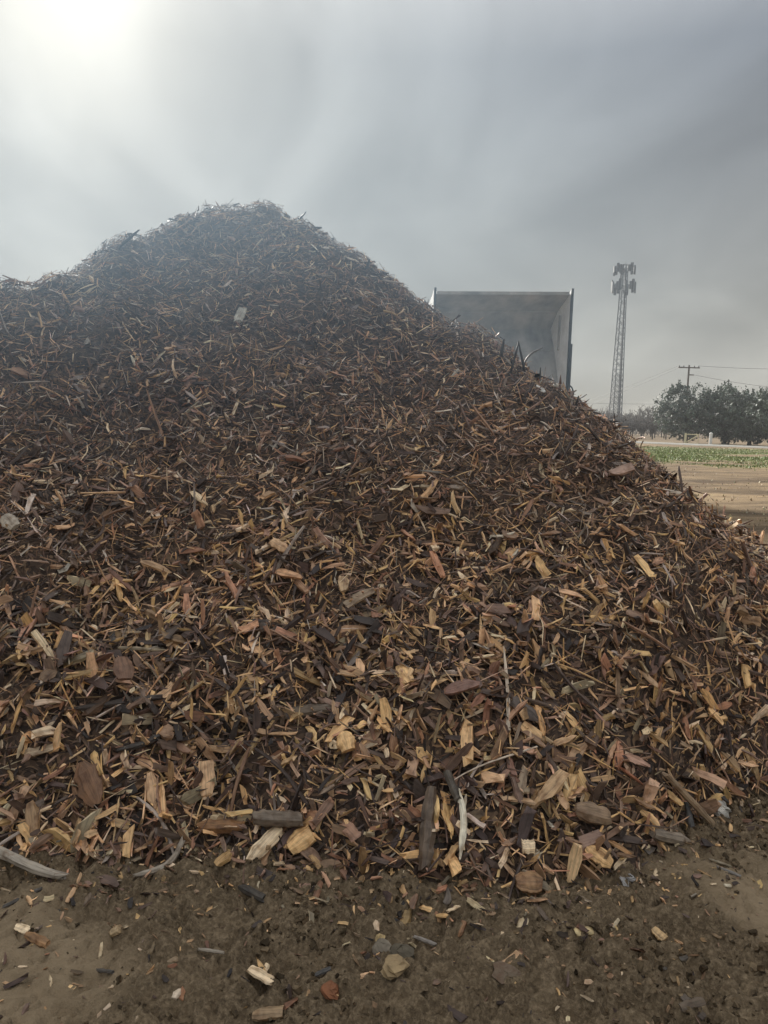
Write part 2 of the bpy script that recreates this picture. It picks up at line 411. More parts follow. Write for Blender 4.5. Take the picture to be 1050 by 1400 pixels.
def normal_at(x, y, e=0.05):
    dx = (surf_h(x + e, y) - surf_h(x - e, y)) / (2 * e); dy = (surf_h(x, y + e) - surf_h(x, y - e)) / (2 * e)
    n = np.stack([-dx, -dy, np.ones_like(dx)], -1); return n / np.linalg.norm(n, axis=-1, keepdims=True)

PILE = empty('wood_chip_pile', (0, 6, 0))
tag(PILE, 'huge brown heap of shredded wood chips and bark rising to a peak', 'wood chip pile')
bpy.context.view_layer.update()
PINV = np.array([0, 6, 0.0])
keep = (H > 0.004).reshape(-1)
core = grid_mesh('mound', HX - PINV[0], HY - PINV[1], H - 0.035, keep)
core_o = link('mound', core, PILE, M_CORE)

# ------------------------------------------------------------------ chips
PAL = {                                               # linear colours of single pieces
    'bark': (0.075, 0.048, 0.036), 'brown': (0.33, 0.193, 0.120), 'umber': (0.20, 0.124, 0.089), 'tan': (0.60, 0.372, 0.203),
    'gold': (0.78, 0.485, 0.22), 'pale': (0.85, 0.65, 0.42), 'grey': (0.37, 0.30, 0.25), 'red': (0.35, 0.175, 0.100), 'silver': (0.70, 0.585, 0.46)}
NAMES = list(PAL); PALA = np.array([PAL[k] for k in NAMES])
W_LOW = np.array([.19, .14, .12, .20, .22, .10, .005, .06, .005])
W_HIGH = np.array([.26, .16, .23, .12, .01, .055, .10, .03, .035])
def unit_chips(K, nr, seed, corners=((-.5, -.5), (.5, -.5), (.5, .5), (-.5, .5)), curl=1.0):
    r = np.random.default_rng(seed); out = []
    for k in range(K):
        xs = np.linspace(-.5, .5, nr) + np.concatenate([[0], r.uniform(-.08, .08, nr - 2), [0]])
        bend = r.normal(0, .12 * curl); bz = r.normal(0, .5 * curl)
        e0, e1 = (r.uniform(.12, 1.0), r.uniform(.25, 1.0)) if r.random() < .6 else (r.uniform(.7, 1), r.uniform(.7, 1))
        V = []
        for i, x in enumerate(xs):
            s = 1.0
            if i == 0: s = e0
            if i == nr - 1: s = e1
            s *= r.uniform(.8, 1.1)
            for (cy, cz) in corners:
                V.append((x + r.normal(0, .09 if i in (0, nr - 1) else .04), cy * s + bend * (1 - 4 * x * x) + r.normal(0, .08), cz * (.5 + .5 * s) * r.uniform(.6, 1.15) + bz * (x * x) + r.normal(0, .05)))
        out.append(V)
    return np.array(out)
def topo(nr, ns):
    q = []
    for i in range(nr - 1):
        for k in range(ns):
            k2 = (k + 1) % ns; q.append((i * ns + k, i * ns + k2, (i + 1) * ns + k2, (i + 1) * ns + k))
    return q, [tuple(range(ns))[::-1], tuple((nr - 1) * ns + k for k in range(ns))]
def unit_sticks(K, nr, ns, seed):
    r = np.random.default_rng(seed); out = []
    for k in range(K):
        xs = np.linspace(-.5, .5, nr); c1, c2, ph = r.normal(0, .045), r.normal(0, .045), r.uniform(0, 6)
        tap = r.uniform(.45, 1.0); V = []
        for i, x in enumerate(xs):
            s = (1 + (tap - 1) * (x + .5)) * r.uniform(.85, 1.15)
            if i in (0, nr - 1): s *= r.uniform(.4, 1)
            oy = c1 * math.cos(3 * x + ph); oz = c2 * math.sin(4 * x + ph)
            for q in range(ns):
                a = 2 * math.pi * q / ns
                V.append((x + r.normal(0, .006), s * math.cos(a) * .5, s * math.sin(a) * .5, oy, oz))
        out.append(V)
    return np.array(out)

def frames(n, theta, tilt, spin):
    a = np.where(np.abs(n[:, 2:3]) < 0.99, np.array([[1.0, 0, 0]]), np.array([[1.0, 0, 0]]))
    e = a - n * (a * n).sum(1, keepdims=True); e /= np.linalg.norm(e, axis=1, keepdims=True)
    g = np.cross(n, e)
    t = e * np.cos(theta)[:, None] + g * np.sin(theta)[:, None]; s = np.cross(n, t)
    t2 = t * np.cos(tilt)[:, None] + n * np.sin(tilt)[:, None]; n2 = np.cross(t2, s)
    s3 = s * np.cos(spin)[:, None] + n2 * np.sin(spin)[:, None]; n3 = np.cross(t2, s3)
    return np.stack([t2, s3, n3], 1)                  # rows: length, width, thickness axes
def assemble(units, nr, ns, idx, dims, F, pos, cols, seed, local=None):
    U = units[idx]
    if U.shape[2] == 5:
        V = np.stack([U[..., 0] * dims[:, None, 0], U[..., 1] * dims[:, None, 1] + U[..., 3] * dims[:, None, 0], U[..., 2] * dims[:, None, 1] + U[..., 4] * dims[:, None, 0]], -1)
    else: V = U * dims[:, None, :]
    r = np.random.default_rng(seed)
    grain = V + r.uniform(-50, 50, (len(idx), 1, 3))
    Wd = np.einsum('nvk,nkj->nvj', V, F) + pos[:, None, :]
    tint = np.repeat(cols[:, None, :], V.shape[1], 1) * r.uniform(.82, 1.15, (len(idx), V.shape[1], 1))
    if U.shape[1] == 16:                                  # some chips keep dark bark on one face
        m_ = r.random(len(idx)) < .35; tint[np.ix_(np.where(m_)[0], [2, 3, 6, 7, 10, 11, 14, 15])] *= .42
    return Wd, grain, tint
def mass_mesh(name, Wd, grain, tint, nr, ns):
    n, nv = Wd.shape[:2]; q, caps = topo(nr, ns)
    ql = np.array(q).reshape(-1); cl = np.array(caps).reshape(-1)
    one = np.concatenate([ql, cl]); st = np.concatenate([np.arange(len(q)) * 4, len(ql) + np.arange(2) * ns])
    loops = (one[None] + (np.arange(n) * nv)[:, None]).reshape(-1); starts = (st[None] + (np.arange(n) * len(one))[:, None]).reshape(-1)
    me = raw_mesh(name, Wd.reshape(-1, 3), loops, starts)
    point_attr(me, 'tint', 'FLOAT_COLOR', tint.reshape(-1, 3)); point_attr(me, 'grain', 'FLOAT_VECTOR', grain.reshape(-1, 3))
    me.materials.append(M_WOOD)
    return me
def project(p):
    q = p - CAM; z = q @ _f; z = np.where(z < 0.05, 0.05, z)
    return 525 + FPX * (q @ _r) / z, 700 - FPX * (q @ _u) / z, z
def visible(p, cx):
    o = CAM + np.array([cx, 0, 0]); ok = np.ones(len(p), bool)
    for s in np.linspace(0.03, 0.7, 36):
        q = p + (o - p) * s + np.array([0, 0, 0.10])
        ok &= q[:, 2] > pile_h(q[:, 0], q[:, 1])
    return ok
def sample_pile(n, seed, margin=0.0):
    r = np.random.default_rng(seed)
    x = r.uniform(PX0 + .2, PX1 - .2, n); y = r.uniform(PY0 + .1, 12.0, n)
    z = pile_h(x, y); n_ = normal_at(x, y)
    keep = (z > 0.012) & (r.random(n) < 0.80 / n_[:, 2].clip(.5, 1))
    x, y, z, n_ = x[keep], y[keep], z[keep], n_[keep]
    p = np.stack([x, y, z], -1)
    vis = visible(p, 0) | visible(p, -1.2) | visible(p, 1.2)
    u, v, dz = project(p)
    inside = (u > -420) & (u < 1480) & (v < 1500)
    k2 = (vis & inside) | (r.random(len(x)) < 0.12)
    return p[k2], n_[k2], vis[k2] & inside[k2]
def pick_cols(p, r, boost=0.0):
    h = np.clip(sstep(0.05, 1.5, p[:, 2] + 0.5 * fbm(p[:, 0] * 1.5, p[:, 1] * 1.5, 2) + .22 * np.abs(p[:, 0] - .5) - .3) - boost, 0, 1)[:, None]
    w = W_LOW * (1 - h) + W_HIGH * h; cw = np.cumsum(w / w.sum(1, keepdims=True), 1)
    i = (r.random((len(p), 1)) > cw).sum(1).clip(0, len(PALA) - 1)
    c = PALA[i] * np.exp(r.normal(0, .32, (len(p), 1)))
    c = c * (1 + r.normal(0, .03, (len(p), 3))) * np.exp(.06 + .35 * fbm(p[:, 0] * 2.3 + 4, p[:, 1] * 2.9, 3))[:, None]   # damp and dry patches
    return c * np.minimum(1, .82 / c.max(1, keepdims=True))

U4 = unit_chips(60, 4, 1); U3 = unit_chips(80, 3, 2, ((-.5, -.4), (.5, -.4), (.05, .55)), 2.6); US = unit_sticks(40, 7, 5, 3)
def lay_chips(N_, seed, kind):
    r = np.random.default_rng(seed)
    p, n, vis = sample_pile(N_, seed + 1)
    u, v, dz = project(p); m = len(p)
    high = sstep(0.3, 2.6, p[:, 2])
    if kind == 'chip':
        ln = np.exp(r.normal(math.log(.050), .50, m)).clip(.014, .15) * (1 - .30 * sstep(.3, 2.0, p[:, 2])) * np.exp(.40 * fbm(p[:, 0] * 1.7 + 3, p[:, 1] * 2.1 + 8, 3)); ar = np.exp(r.normal(math.log(.20), .45, m)).clip(.06, .65) * (1 - .30 * high)
        wd = (ln * ar).clip(.004, .045); th = wd * r.uniform(.18, .55, m)
    else:
        ln = np.exp(r.normal(math.log(.075), .38, m)).clip(.03, .2); wd = r.uniform(.0025, .007, m); th = wd * r.uniform(.4, .9, m)
    # pieces slide to lie down the slope on the flanks, otherwise every way
    th0 = r.uniform(0, 2 * math.pi, m)
    tilt = r.normal(0, .42, m) * (1 - .4 * sstep(1.6, 3.2, p[:, 2])); spin = r.normal(0, .55, m)
    F = frames(n, th0, tilt, spin)
    off = r.uniform(-.026, .021, m) + th * .3 + np.abs(np.sin(tilt)) * ln * .25
    pos = p + n * off[:, None]
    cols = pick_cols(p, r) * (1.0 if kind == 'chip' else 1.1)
    # pieces deep in the layer are darkened: shade of the gaps put into their colour
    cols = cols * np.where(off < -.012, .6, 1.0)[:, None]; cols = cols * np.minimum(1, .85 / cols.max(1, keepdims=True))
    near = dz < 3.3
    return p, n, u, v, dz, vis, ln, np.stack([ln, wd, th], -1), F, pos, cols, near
parts_chip = []
big = lay_chips(450000, 100, 'chip')
fine = lay_chips(120000, 200, 'sliver')
for src, sd in ((big, 7), (fine, 8)):
    p, n, u, v, dz, vis, ln, dims, F, pos, cols, near = src
    m = len(p); r = np.random.default_rng(sd)
    solo = np.zeros(m, bool)
    if src is big:
        inframe = (u > 5) & (u < 1045) & (v < 1395) & (v > 0)
        seen = vis & inframe & ((pos - p) * n).sum(1).__gt__(0.012)
        size = np.where(seen, dims[:, 0] * dims[:, 1] / dz ** 2, 0)
        solo[np.argsort(-size)[:300]] = True
    for sel, units, nr, ns in ((near & ~solo, U4, 4, 4), (~near & ~solo, U3, 3, 3)):
        if not sel.any(): continue
        idx = r.integers(0, len(units), sel.sum())
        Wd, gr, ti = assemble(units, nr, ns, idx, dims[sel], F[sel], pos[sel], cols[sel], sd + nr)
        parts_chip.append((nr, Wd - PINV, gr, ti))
    if src is big:
        idx = r.integers(0, len(U4), solo.sum())
        Wd, gr, ti = assemble(U4, 4, 4, idx, dims[solo], F[solo], pos[solo], cols[solo], 55)
        for k in range(len(Wd)):
            c = Wd[k].mean(0)
            o = link('wood_chip', mass_mesh('wood_chip', (Wd[k] - c)[None], gr[k][None], ti[k][None], 4, 4), PILE)
            o.location = tuple(c - PINV)
for nr in (4, 3):
    g = [q for q in parts_chip if q[0] == nr]
    me = mass_mesh('chip_mass', np.concatenate([q[1] for q in g]), np.concatenate([q[2] for q in g]), np.concatenate([q[3] for q in g]), nr, nr)
    tag(link('chip_mass', me, PILE), kind='stuff')

# sticks and twigs in the pile
def lay_sticks(N_, seed):
    r = np.random.default_rng(seed)
    p, n, vis = sample_pile(N_, seed + 1); u, v, dz = project(p); m = len(p)
    hi = sstep(1.2, 3.0, p[:, 2]); ln = (np.exp(r.normal(math.log(.14), .42, m)) * (1 - .35 * hi)).clip(.05, .42); wd = (ln * r.uniform(.03, .075, m)).clip(.005, .02)
    tilt = r.normal(0, .26, m) * (1 - .65 * hi); F = frames(n, r.uniform(0, 6.283, m), tilt, r.uniform(0, 6, m))
    pos = p + n * (r.uniform(-.004, .024, m) + np.abs(np.sin(tilt)) * ln * .30)[:, None]
    w = np.array([.26, .2, .2, .12, .03, .04, .13, .02, .02]); c = PALA[r.choice(len(PALA), m, p=w / w.sum())] * np.exp(r.normal(0, .2, (m, 1)))
    return p, u, v, dz, vis, np.stack([ln, wd, wd], -1), F, pos, c
p, u, v, dz, vis, dims, F, pos, cols = lay_sticks(7200, 300)
size = np.where(vis & (u > 5) & (u < 1045) & (v < 1395), dims[:, 0] * dims[:, 1] / dz ** 2, 0)
solo = np.zeros(len(p), bool); solo[np.argsort(-size)[:220]] = True
idx = rng.integers(0, len(US), len(p))
Wd, gr, ti = assemble(US, 7, 5, idx, dims, F, pos, cols, 66)
for k in np.where(solo)[0]:
    c = Wd[k].mean(0)
    o = link('stick', mass_mesh('stick', (Wd[k] - c)[None], gr[k][None], ti[k][None], 7, 5), PILE); o.location = tuple(c - PINV)
tag(link('stick_mass', mass_mesh('stick_mass', Wd[~solo] - PINV, gr[~solo], ti[~solo], 7, 5), PILE), kind='stuff')

# ------------------------------------------------------------------ single pieces that stand out
def loft(name, pts, wid, thk, col, seed, nseg=9, ns=8, square=0.5, rough=0.10, ends=(0.8, 0.8), up=None, bark=None, parent=None, mat=None, sag=0.0):
    """an irregular piece of wood along a line: width and thickness, jagged ends, own fibres"""
    r = np.random.default_rng(seed); pts = np.array(pts, float)
    seg = np.linalg.norm(np.diff(pts, axis=0), axis=1); s = np.concatenate([[0], np.cumsum(seg)]); tot = s[-1]
    tt = np.linspace(0, tot, nseg); C = np.stack([np.interp(tt, s, pts[:, k]) for k in range(3)], -1)
    if len(pts) > 2:
        for _ in range(6): C[1:-1] = (C[:-2] + 2 * C[1:-1] + C[2:]) / 4
    T = np.gradient(C, axis=0); T /= np.linalg.norm(T, axis=1, keepdims=True)
    up = np.array([0, 0, 1.0]) if up is None else np.array(up, float)
    V = []; G = []; Tn = []
    prof = 0.9 + 0.2 * r.random(nseg)
    for i in range(nseg):
        t = T[i]; n = up - t * (up @ t); n /= np.linalg.norm(n); b = np.cross(n, t); x = i / (nseg - 1)
        e = ends[0] + (1 - ends[0]) * min(1, x * 4); e2 = ends[1] + (1 - ends[1]) * min(1, (1 - x) * 4); k = e * e2 * prof[i]
        for q in range(ns):
            a = 2 * math.pi * (q + .5) / ns; cy, cz = math.cos(a), math.sin(a)
            m_ = max(abs(cy), abs(cz)); cy, cz = cy / m_ ** square, cz / m_ ** square
            jit = r.normal(0, tot * .03) if i in (0, nseg - 1) else 0
            d = 1 + r.normal(0, rough)
            V.append(C[i] + b * cy * wid / 2 * k * d + n * cz * thk / 2 * k * d + t * jit)
            G.append((x * tot + seed * 3.1, cy * wid / 2, cz * thk / 2 + seed))
            base = np.array(col)
            if bark is not None and cz > 0.2: base = np.array(bark)
            Tn.append(base * r.uniform(.8, 1.15))
    V = np.array(V); c = V.mean(0)
    me = mass_mesh(name, (V - c)[None], np.array(G)[None], np.array(Tn)[None], nseg, ns)
    if mat: me.materials.clear(); me.materials.append(mat)
    o = link(name, me, parent); o.location = tuple(c - (PINV if parent is PILE else 0))
    return o
def piece(name, a, b, wpx, label, col, seed, thick=0.45, lift=0.35, mid=None, group=None, cat=None, square=0.92, ends=(.7, .7), bark=None, rough=.05, raise_b=0.0, raise_a=0.0, nseg=9):
    """a piece whose two ends lie where the photograph shows them on the slope or the ground"""
    P = [hit(*a)] + [hit(*m) for m in (mid or [])] + [hit(*b)]
    dz = np.linalg.norm(P[0] - CAM); w = wpx / FPX * dz; t = w * thick
    nrm = normal_at(np.array([P[0][0]]), np.array([P[0][1]]))[0]
    P = [q + nrm * (t * lift) for q in P]
    P[0] = P[0] + nrm * raise_a; P[-1] = P[-1] + nrm * raise_b
    o = loft(name, P, w, t, PAL.get(col, col), seed, nseg=nseg, up=nrm + np.array([0, -.2, .1]), square=square, ends=ends, bark=PAL.get(bark) if isinstance(bark, str) else bark, rough=rough)
    return tag(o, label, cat or name.replace('_', ' '), group)

silver_bark = (0.37, 0.315, 0.25)
piece('branch', (-60, 1138), (92, 1201), 11, 'bent grey smooth branch lying at the pile foot, cut off by the left frame edge', silver_bark, 1, 1.0, .55, mid=[(10, 1170), (60, 1196)], square=0, ends=(1, .7), nseg=14, rough=.04)
piece('branch', (184, 1200), (252, 1158), 8, 'curved grey branch half sunk in mud, its end rising into the chips', silver_bark, 2, 1.0, .4, mid=[(218, 1193), (240, 1178)], square=0, ends=(.5, .8), nseg=14, rough=.04, raise_b=.02)
piece('log', (352, 1124), (418, 1127), 20, 'short dark grey bark-covered log lying level above a pale split block', (.19, .145, .105), 3, .95, .6, square=0, ends=(.85, .75), rough=.05, raise_a=.02, raise_b=.02, nseg=12)
piece('wood_chunk', (270, 1133), (332, 1132), 17, 'orange brown rounded split chunk left of the dark grey log', (.27, .135, .055), 4, .7, .7, ends=(.45, .6), square=.2)
piece('wood_chunk', (384, 1136), (343, 1178), 19, 'pale split chunk leaning diagonally just below the dark grey log', 'pale', 5, .6, .9, ends=(.7, .5))
piece('wood_block', (397, 1166), (428, 1143), 24, 'pale golden flat block with a jagged edge below right of the dark grey log', 'gold', 6, .5, .9, ends=(.7, .9))
piece('bark_slab', (118, 1048), (140, 1103), 27, 'large rust brown pointed slab standing upright in the lower chips', (.19, .095, .045), 7, .25, 2.2, ends=(.35, .4), square=.8)
piece('bark_slab', (285, 1046), (287, 1093), 20, 'tan upright rectangular slab with grooved face among the lower chips', 'tan', 8, .35, 1.8, ends=(.9, .7), square=.9)
piece('bark_sliver', (205, 1058), (212, 1106), 13, 'thin brown leaf-shaped sliver standing between two upright slabs', 'tan', 9, .3, 2.0, ends=(.5, .12))
piece('stick', (100, 972), (222, 955), 9, 'long dark straight stick lying level across the chips', (.06, .045, .036), 10, .9, .9, square=0, ends=(.5, .7), nseg=12)
piece('stick', (165, 1028), (232, 1000), 9, 'dark curved stick below the long level stick', (.055, .045, .038), 11, .9, .9, square=0, ends=(.4, .8), mid=[(205, 1020)])
piece('weathered_board', (335, 986), (455, 969), 15, 'thick grey brown weathered board lying level in mid slope', (.15, .11, .075), 12, .6, .8, ends=(.4, .7))
piece('split_branch', (607, 1060), (622, 1098), 11, 'dark bark stick upper half of the broken white stick', (.10, .08, .06), 13, .9, 1.9, square=0, ends=(.9, .8))
piece('split_branch', (623, 1086), (627, 1178), 8, 'bright white shredded stick hanging straight down the lower slope', (.78, .70, .54), 14, .6, 3.4, ends=(.7, .3), mid=[(634, 1125)], nseg=12)
piece('stick', (636, 1090), (630, 1130), 4, 'thin white splinter beside the bright white shredded stick', (.6, .5, .36), 15, .6, 3.5, ends=(.4, .4))
piece('tree_stub', (590, 1078), (580, 1190), 20, 'dark upright piece of bark-covered trunk buried among golden chips', (.13, .09, .06), 16, .8, .55, square=.2, ends=(.6, .7), nseg=12)
piece('pole', (902, 1060), (966, 1128), 9, 'long straight tan pole slanting down the lower right slope', (.30, .205, .12), 17, .8, 1.4, square=.2, ends=(.7, .9), nseg=12)
piece('stick', (930, 1095), (940, 1135), 7, 'short dark grey stick beneath the slanting tan pole', (.085, .08, .075), 18, .9, 1.2, square=0)
piece('log', (884, 1141), (932, 1152), 15, 'short grey weathered log at the right toe of the pile', (.27, .215, .16), 19, .9, .7, square=0, ends=(.7, .5))
piece('wood_chunk', (782, 1110), (828, 1122), 26, 'chunky pale brown root piece on the lower right slope', (.27, .18, .11), 20, .6, .7, ends=(.6, .6), square=.2)
piece('bark_slab', (697, 960), (733, 988), 17, 'dark grey pointed bark slab in mid slope', (.11, .085, .07), 21, .3, 1.6, ends=(.85, .2))
piece('wood_block', (547, 918), (560, 940), 17, 'golden flat chip facing out in the middle of the slope', 'gold', 22, .3, 1.7, ends=(.6, .9))
piece('bark_slab', (163, 913), (168, 943), 25, 'reddish brown flat slab facing out on the left slope', (.20, .105, .06), 23, .25, 2.2, ends=(.5, .6))
piece('stick', (162, 889), (228, 893), 5, 'thin straight pale stick lying level on the left slope', (.33, .26, .17), 24, .8, 1.8, square=0)
piece('stick', (203, 866), (201, 893), 7, 'short bright upright splinter touching the thin level stick', (.52, .36, .18), 25, .6, 1.6, ends=(.3, .6))
piece('wood_block', (335, 428), (328, 446), 13, 'pale flat offcut showing bright high on the upper slope', (.45, .40, .32), 26, .3, 2.0, ends=(.9, .9))
piece('wood_block', (12, 716), (26, 730), 18, 'pale round-edged block at the left frame edge in mid slope', (.42, .35, .27), 27, .4, 1.4)
piece('wood_chunk', (372, 745), (392, 757), 14, 'reddish tan chip jutting out left of the mid slope', 'tan', 28, .4, 1.5)
piece('stick', (470, 985), (562, 1080), 7, 'dark stick sloping down through the golden chips in the centre', (.07, .05, .04), 29, .9, .8, square=0)
piece('wood_block', (473, 1010), (480, 1035), 22, 'golden ragged splinter block standing left of the centre foot', 'gold', 30, .5, 1.2, ends=(.5, .8))
piece('wood_block', (712, 1160), (728, 1160), 16, 'pale square block near the foot of the pile', 'pale', 31, .6, 1.1, square=.95, ends=(.95, .95))
piece('wood_chunk', (707, 1212), (740, 1214), 26, 'broad orange brown chunk at the very toe right of centre', (.30, .17, .08), 32, .45, .8, ends=(.6, .7), square=.3)
piece('wood_chunk', (797, 1160), (832, 1185), 20, 'long golden chunk lying near the right toe', 'gold', 33, .45, 1.0, ends=(.6, .6))

# pale things at the right toe
def rock(name, a, rpx, label, col, seed, cat=None, flat=.7, group=None, crumple=0.18, mat=None):
    p = hit(*a); r = np.random.default_rng(seed); dz = np.linalg.norm(p - CAM); rad = rpx / FPX * dz
    nu, nv = (12, 20) if crumple > .3 else (7, 9); V = []; wv = r.normal(0, 1, (7, 3)) * np.linspace(1.5, 5, 7)[:, None]; wp = r.uniform(0, 6, 7); wa = np.linspace(1, .5, 7)
    for i in range(nu):
        th = math.pi * (i + .02 * 0) / (nu - 1)
        for k in range(nv):
            ph = 2 * math.pi * k / nv + .2 * i
            d = np.array([math.sin(th) * math.cos(ph), math.sin(th) * math.sin(ph), math.cos(th)])
            V.append(d * rad * (1 + crumple * float((np.sin(wv @ d + wp) * wa).sum()) * .6 + r.normal(0, .035)) * np.array([1, .85, flat]))
    V = np.array(V); q = [(i * nv + k, (i + 1) * nv + k, (i + 1) * nv + (k + 1) % nv, i * nv + (k + 1) % nv) for i in range(nu - 1) for k in range(nv)]
    me = raw_mesh(name, V, np.array(q).reshape(-1), np.arange(len(q)) * 4, False)
    point_attr(me, 'tint', 'FLOAT_COLOR', np.array(col) * r.uniform(.75, 1.15, (len(V), 1))); point_attr(me, 'grain', 'FLOAT_VECTOR', V * 0.5 + seed)
    me.materials.append(mat or M_WOOD); o = link(name, me); o.location = tuple(p + np.array([0, 0, rad * flat * .45])); o.rotation_euler.z = seed
    return tag(o, label, cat or name.replace('_', ' '), group)
M_STONE = simple('stone', (0.20, 0.165, 0.12), 0.85, var=0.3, scale=20, bump=0.3)
M_PLASTIC = simple('crumpled_plastic_film', (0.55, 0.51, 0.44), 0.35, var=0.25, scale=30, bump=0.2)
rock('plastic_scrap', (985, 1108), 13, 'crumpled off-white plastic scrap at the right toe of the pile', (.5, .48, .44), 41, 'plastic', .6, crumple=.32, mat=M_PLASTIC)
rock('fibre_tuft', (855, 1203), 11, 'pale grey bluish crumpled tuft lying at the pile toe', (.3, .31, .33), 42, 'litter', .5, crumple=.35, mat=simple('grey_fluff', (.30, .285, .27), .9, scale=40, bump=.5))

# pieces out on the mud
G = 'loose chips on the mud'
mudlist = [
    ('wood_chip', (22, 1268), (40, 1275), 9, 'pale chip on the mud at far left, above an orange one', 'pale', .4),
    ('wood_chip', (38, 1280), (66, 1293), 9, 'orange brown curved chip on the mud at far left', (.33, .18, .08), .6),
    ('wood_chip', (152, 1282), (165, 1275), 10, 'small tan cube-like chip on the mud beside a thin upright splinter', (.42, .30, .17), .8),
    ('splinter', (139, 1290), (136, 1310), 4, 'thin pale splinter lying just below the small cube-like chip', (.55, .43, .27), .6),
    ('wood_chip', (92, 1235), (103, 1215), 6, 'narrow tan chip on mud below the gap between two grey branches', 'tan', .5),
    ('wood_chip', (268, 1220), (295, 1206), 7, 'pale pinkish flat chip just off the pile toe at left', (.42, .28, .18), .4),
    ('wood_chip', (237, 1368), (246, 1355), 8, 'small whitish chip with a red edge near the bottom left', (.55, .44, .33), .5),
    ('wood_chip', (340, 1328), (372, 1347), 17, 'larger of two crossed pale flakes on the mud, lower left of centre', 'pale', .35),
    ('wood_chip', (357, 1336), (366, 1320), 7, 'small pale flake tucked behind the larger crossed flake', 'pale', .5),
    ('wood_chunk', (346, 1392), (386, 1388), 15, 'brown grooved chunk cut by the bottom frame edge', (.30, .20, .11), .5),
    ('splinter', (430, 1338), (452, 1328), 6, 'dark stick end behind the rusty red lump', (.08, .075, .07), .9),
    ('wood_chip', (493, 1336), (516, 1334), 7, 'flat tan chip lying level just left of the golden rock', 'tan', .4),
    ('wood_chip', (574, 1240), (592, 1246), 6, 'small golden chip in a line with others off the toe', 'gold', .4),
    ('wood_chip', (597, 1253), (611, 1254), 7, 'flat golden chip between two smaller ones off the toe', 'gold', .5),
    ('wood_chip', (612, 1248), (628, 1240), 6, 'pale slanting chip off the toe, right of the flat golden chip', 'pale', .5),
    ('wood_chip', (640, 1233), (668, 1254), 9, 'long pale splintered chip lying diagonally off the toe', (.48, .37, .21), .5),
    ('wood_chip', (627, 1283), (636, 1262), 8, 'upright reddish chip with dark base on the mud', (.30, .16, .08), .6),
    ('splinter', (566, 1283), (596, 1294), 5, 'grey twig on mud right of the stones', (.24, .21, .18), .9),
    ('wood_chip', (785, 1279), (808, 1276), 11, 'bright yellowish flat block on the mud with a dark side', (.55, .42, .22), .6),
    ('wood_chip', (893, 1270), (908, 1286), 15, 'tan rectangular flake lying alone on the mud', (.50, .33, .16), .3),
    ('splinter', (835, 1272), (845, 1258), 4, 'thin pale splinter pointing up between two flat blocks on mud', (.50, .40, .26), .6),
    ('wood_chip', (834, 1280), (848, 1278), 6, 'small tan flat chip below the thin splinter, right of the bright block', 'tan', .5),
    ('splinter', (726, 1232), (748, 1262), 7, 'dark brown stick with a pale tip off the toe', (.14, .10, .07), .8),
    ('splinter', (980, 1187), (1012, 1200), 4, 'thin grey twig on mud below the white plastic scrap', (.20, .18, .16), .9),
    ('splinter', (930, 1237), (952, 1224), 3, 'thin dry twig lying diagonally on the right mud', (.24, .20, .15), .9),
    ('wood_chip', (990, 1212), (1000, 1213), 5, 'tiny whitish chip alone on the right mud', (.6, .52, .38), .5),
    ('splinter', (970, 1176), (1000, 1186), 3, 'tiny upright dry stem beside the thin grey twig', (.30, .25, .17), .9),
    ('wood_chip', (930, 1380), (962, 1372), 12, 'dark brown half buried chip at the lower right', (.12, .085, .055), .4),
    ('stick', (930, 1365), (960, 1395), 12, 'dark split stick half buried in rutted mud at the lower right', (.10, .075, .055), .6),
    ('stick', (905, 1330), (938, 1312), 7, 'dark muddy twig above the split stick on the right', (.085, .07, .055), .8),
    ('wood_chip', (430, 1232), (438, 1208), 8, 'upright red brown flake at the toe, left of centre', (.22, .11, .06), .5),
    ('wood_chip', (700, 1262), (690, 1240), 5, 'small dark chip on mud right of the diagonal pale chip', (.18, .12, .07), .5),
    ('stick', (330, 1215), (362, 1232), 10, 'dark muddy stick just off the toe, right of the pinkish chip', (.065, .055, .045), .8),
    ('splinter', (4, 1243), (56, 1218), 5, 'dark thin twig half sunk in mud under the left branch', (.085, .075, .065), .9),
    ('splinter', (270, 1299), (305, 1304), 4, 'thin pale twig lying on mud in the lower left', (.26, .22, .17), .9),
    ('splinter', (133, 1328), (155, 1331), 4, 'short dark twig lying level on the packed left mud', (.07, .06, .05), .9),
]
for i, (nm, a, b, w, lab, col, th) in enumerate(mudlist):
    piece(nm, a, b, w, lab, col, 100 + i, th, .55, group=G if nm == 'wood_chip' else None, square=.3 if nm in ('stick', 'splinter') else .95, ends=(.75, .85))
rock('stone', (520, 1286), 7, 'small golden stone sitting on top of a larger brown stone', (.5, .36, .18), 51, flat=.7, mat=simple('golden_stone', (.46, .33, .16), .85, scale=30))
rock('stone', (522, 1300), 15, 'smooth brown stone under the small golden one', (.22, .16, .10), 52, flat=.5, crumple=.14, mat=M_STONE)
rock('stone', (548, 1310), 15, 'dark grey olive stone behind the golden rock', (.11, .10, .075), 53, flat=.6, crumple=.15, mat=simple('dark_stone', (.12, .098, .066), .9, scale=25, bump=.3))
rock('stone', (538, 1327), 18, 'chunky golden rock with a pale corner, lowest of the stone cluster', (.38, .27, .14), 54, flat=.5, crumple=.19, mat=simple('ochre_stone', (.34, .24, .125), .85, scale=25, bump=.4))
rock('brick_lump', (452, 1356), 14, 'rusty red lump pressed into the mud', (.2, .06, .025), 55, 'lump', .45, crumple=.12, mat=simple('rust_clay', (.24, .095, .042), .9, scale=30, bump=.4))
rock('clod', (693, 1332), 17, 'large lumpy brown clod half sunk in the mud', (.1, .08, .06), 56, 'clod', .4, crumple=.19, mat=simple('clay_clod', (.16, .125, .087), .95, scale=30, bump=.8, col2=(.13, .075, .045)))

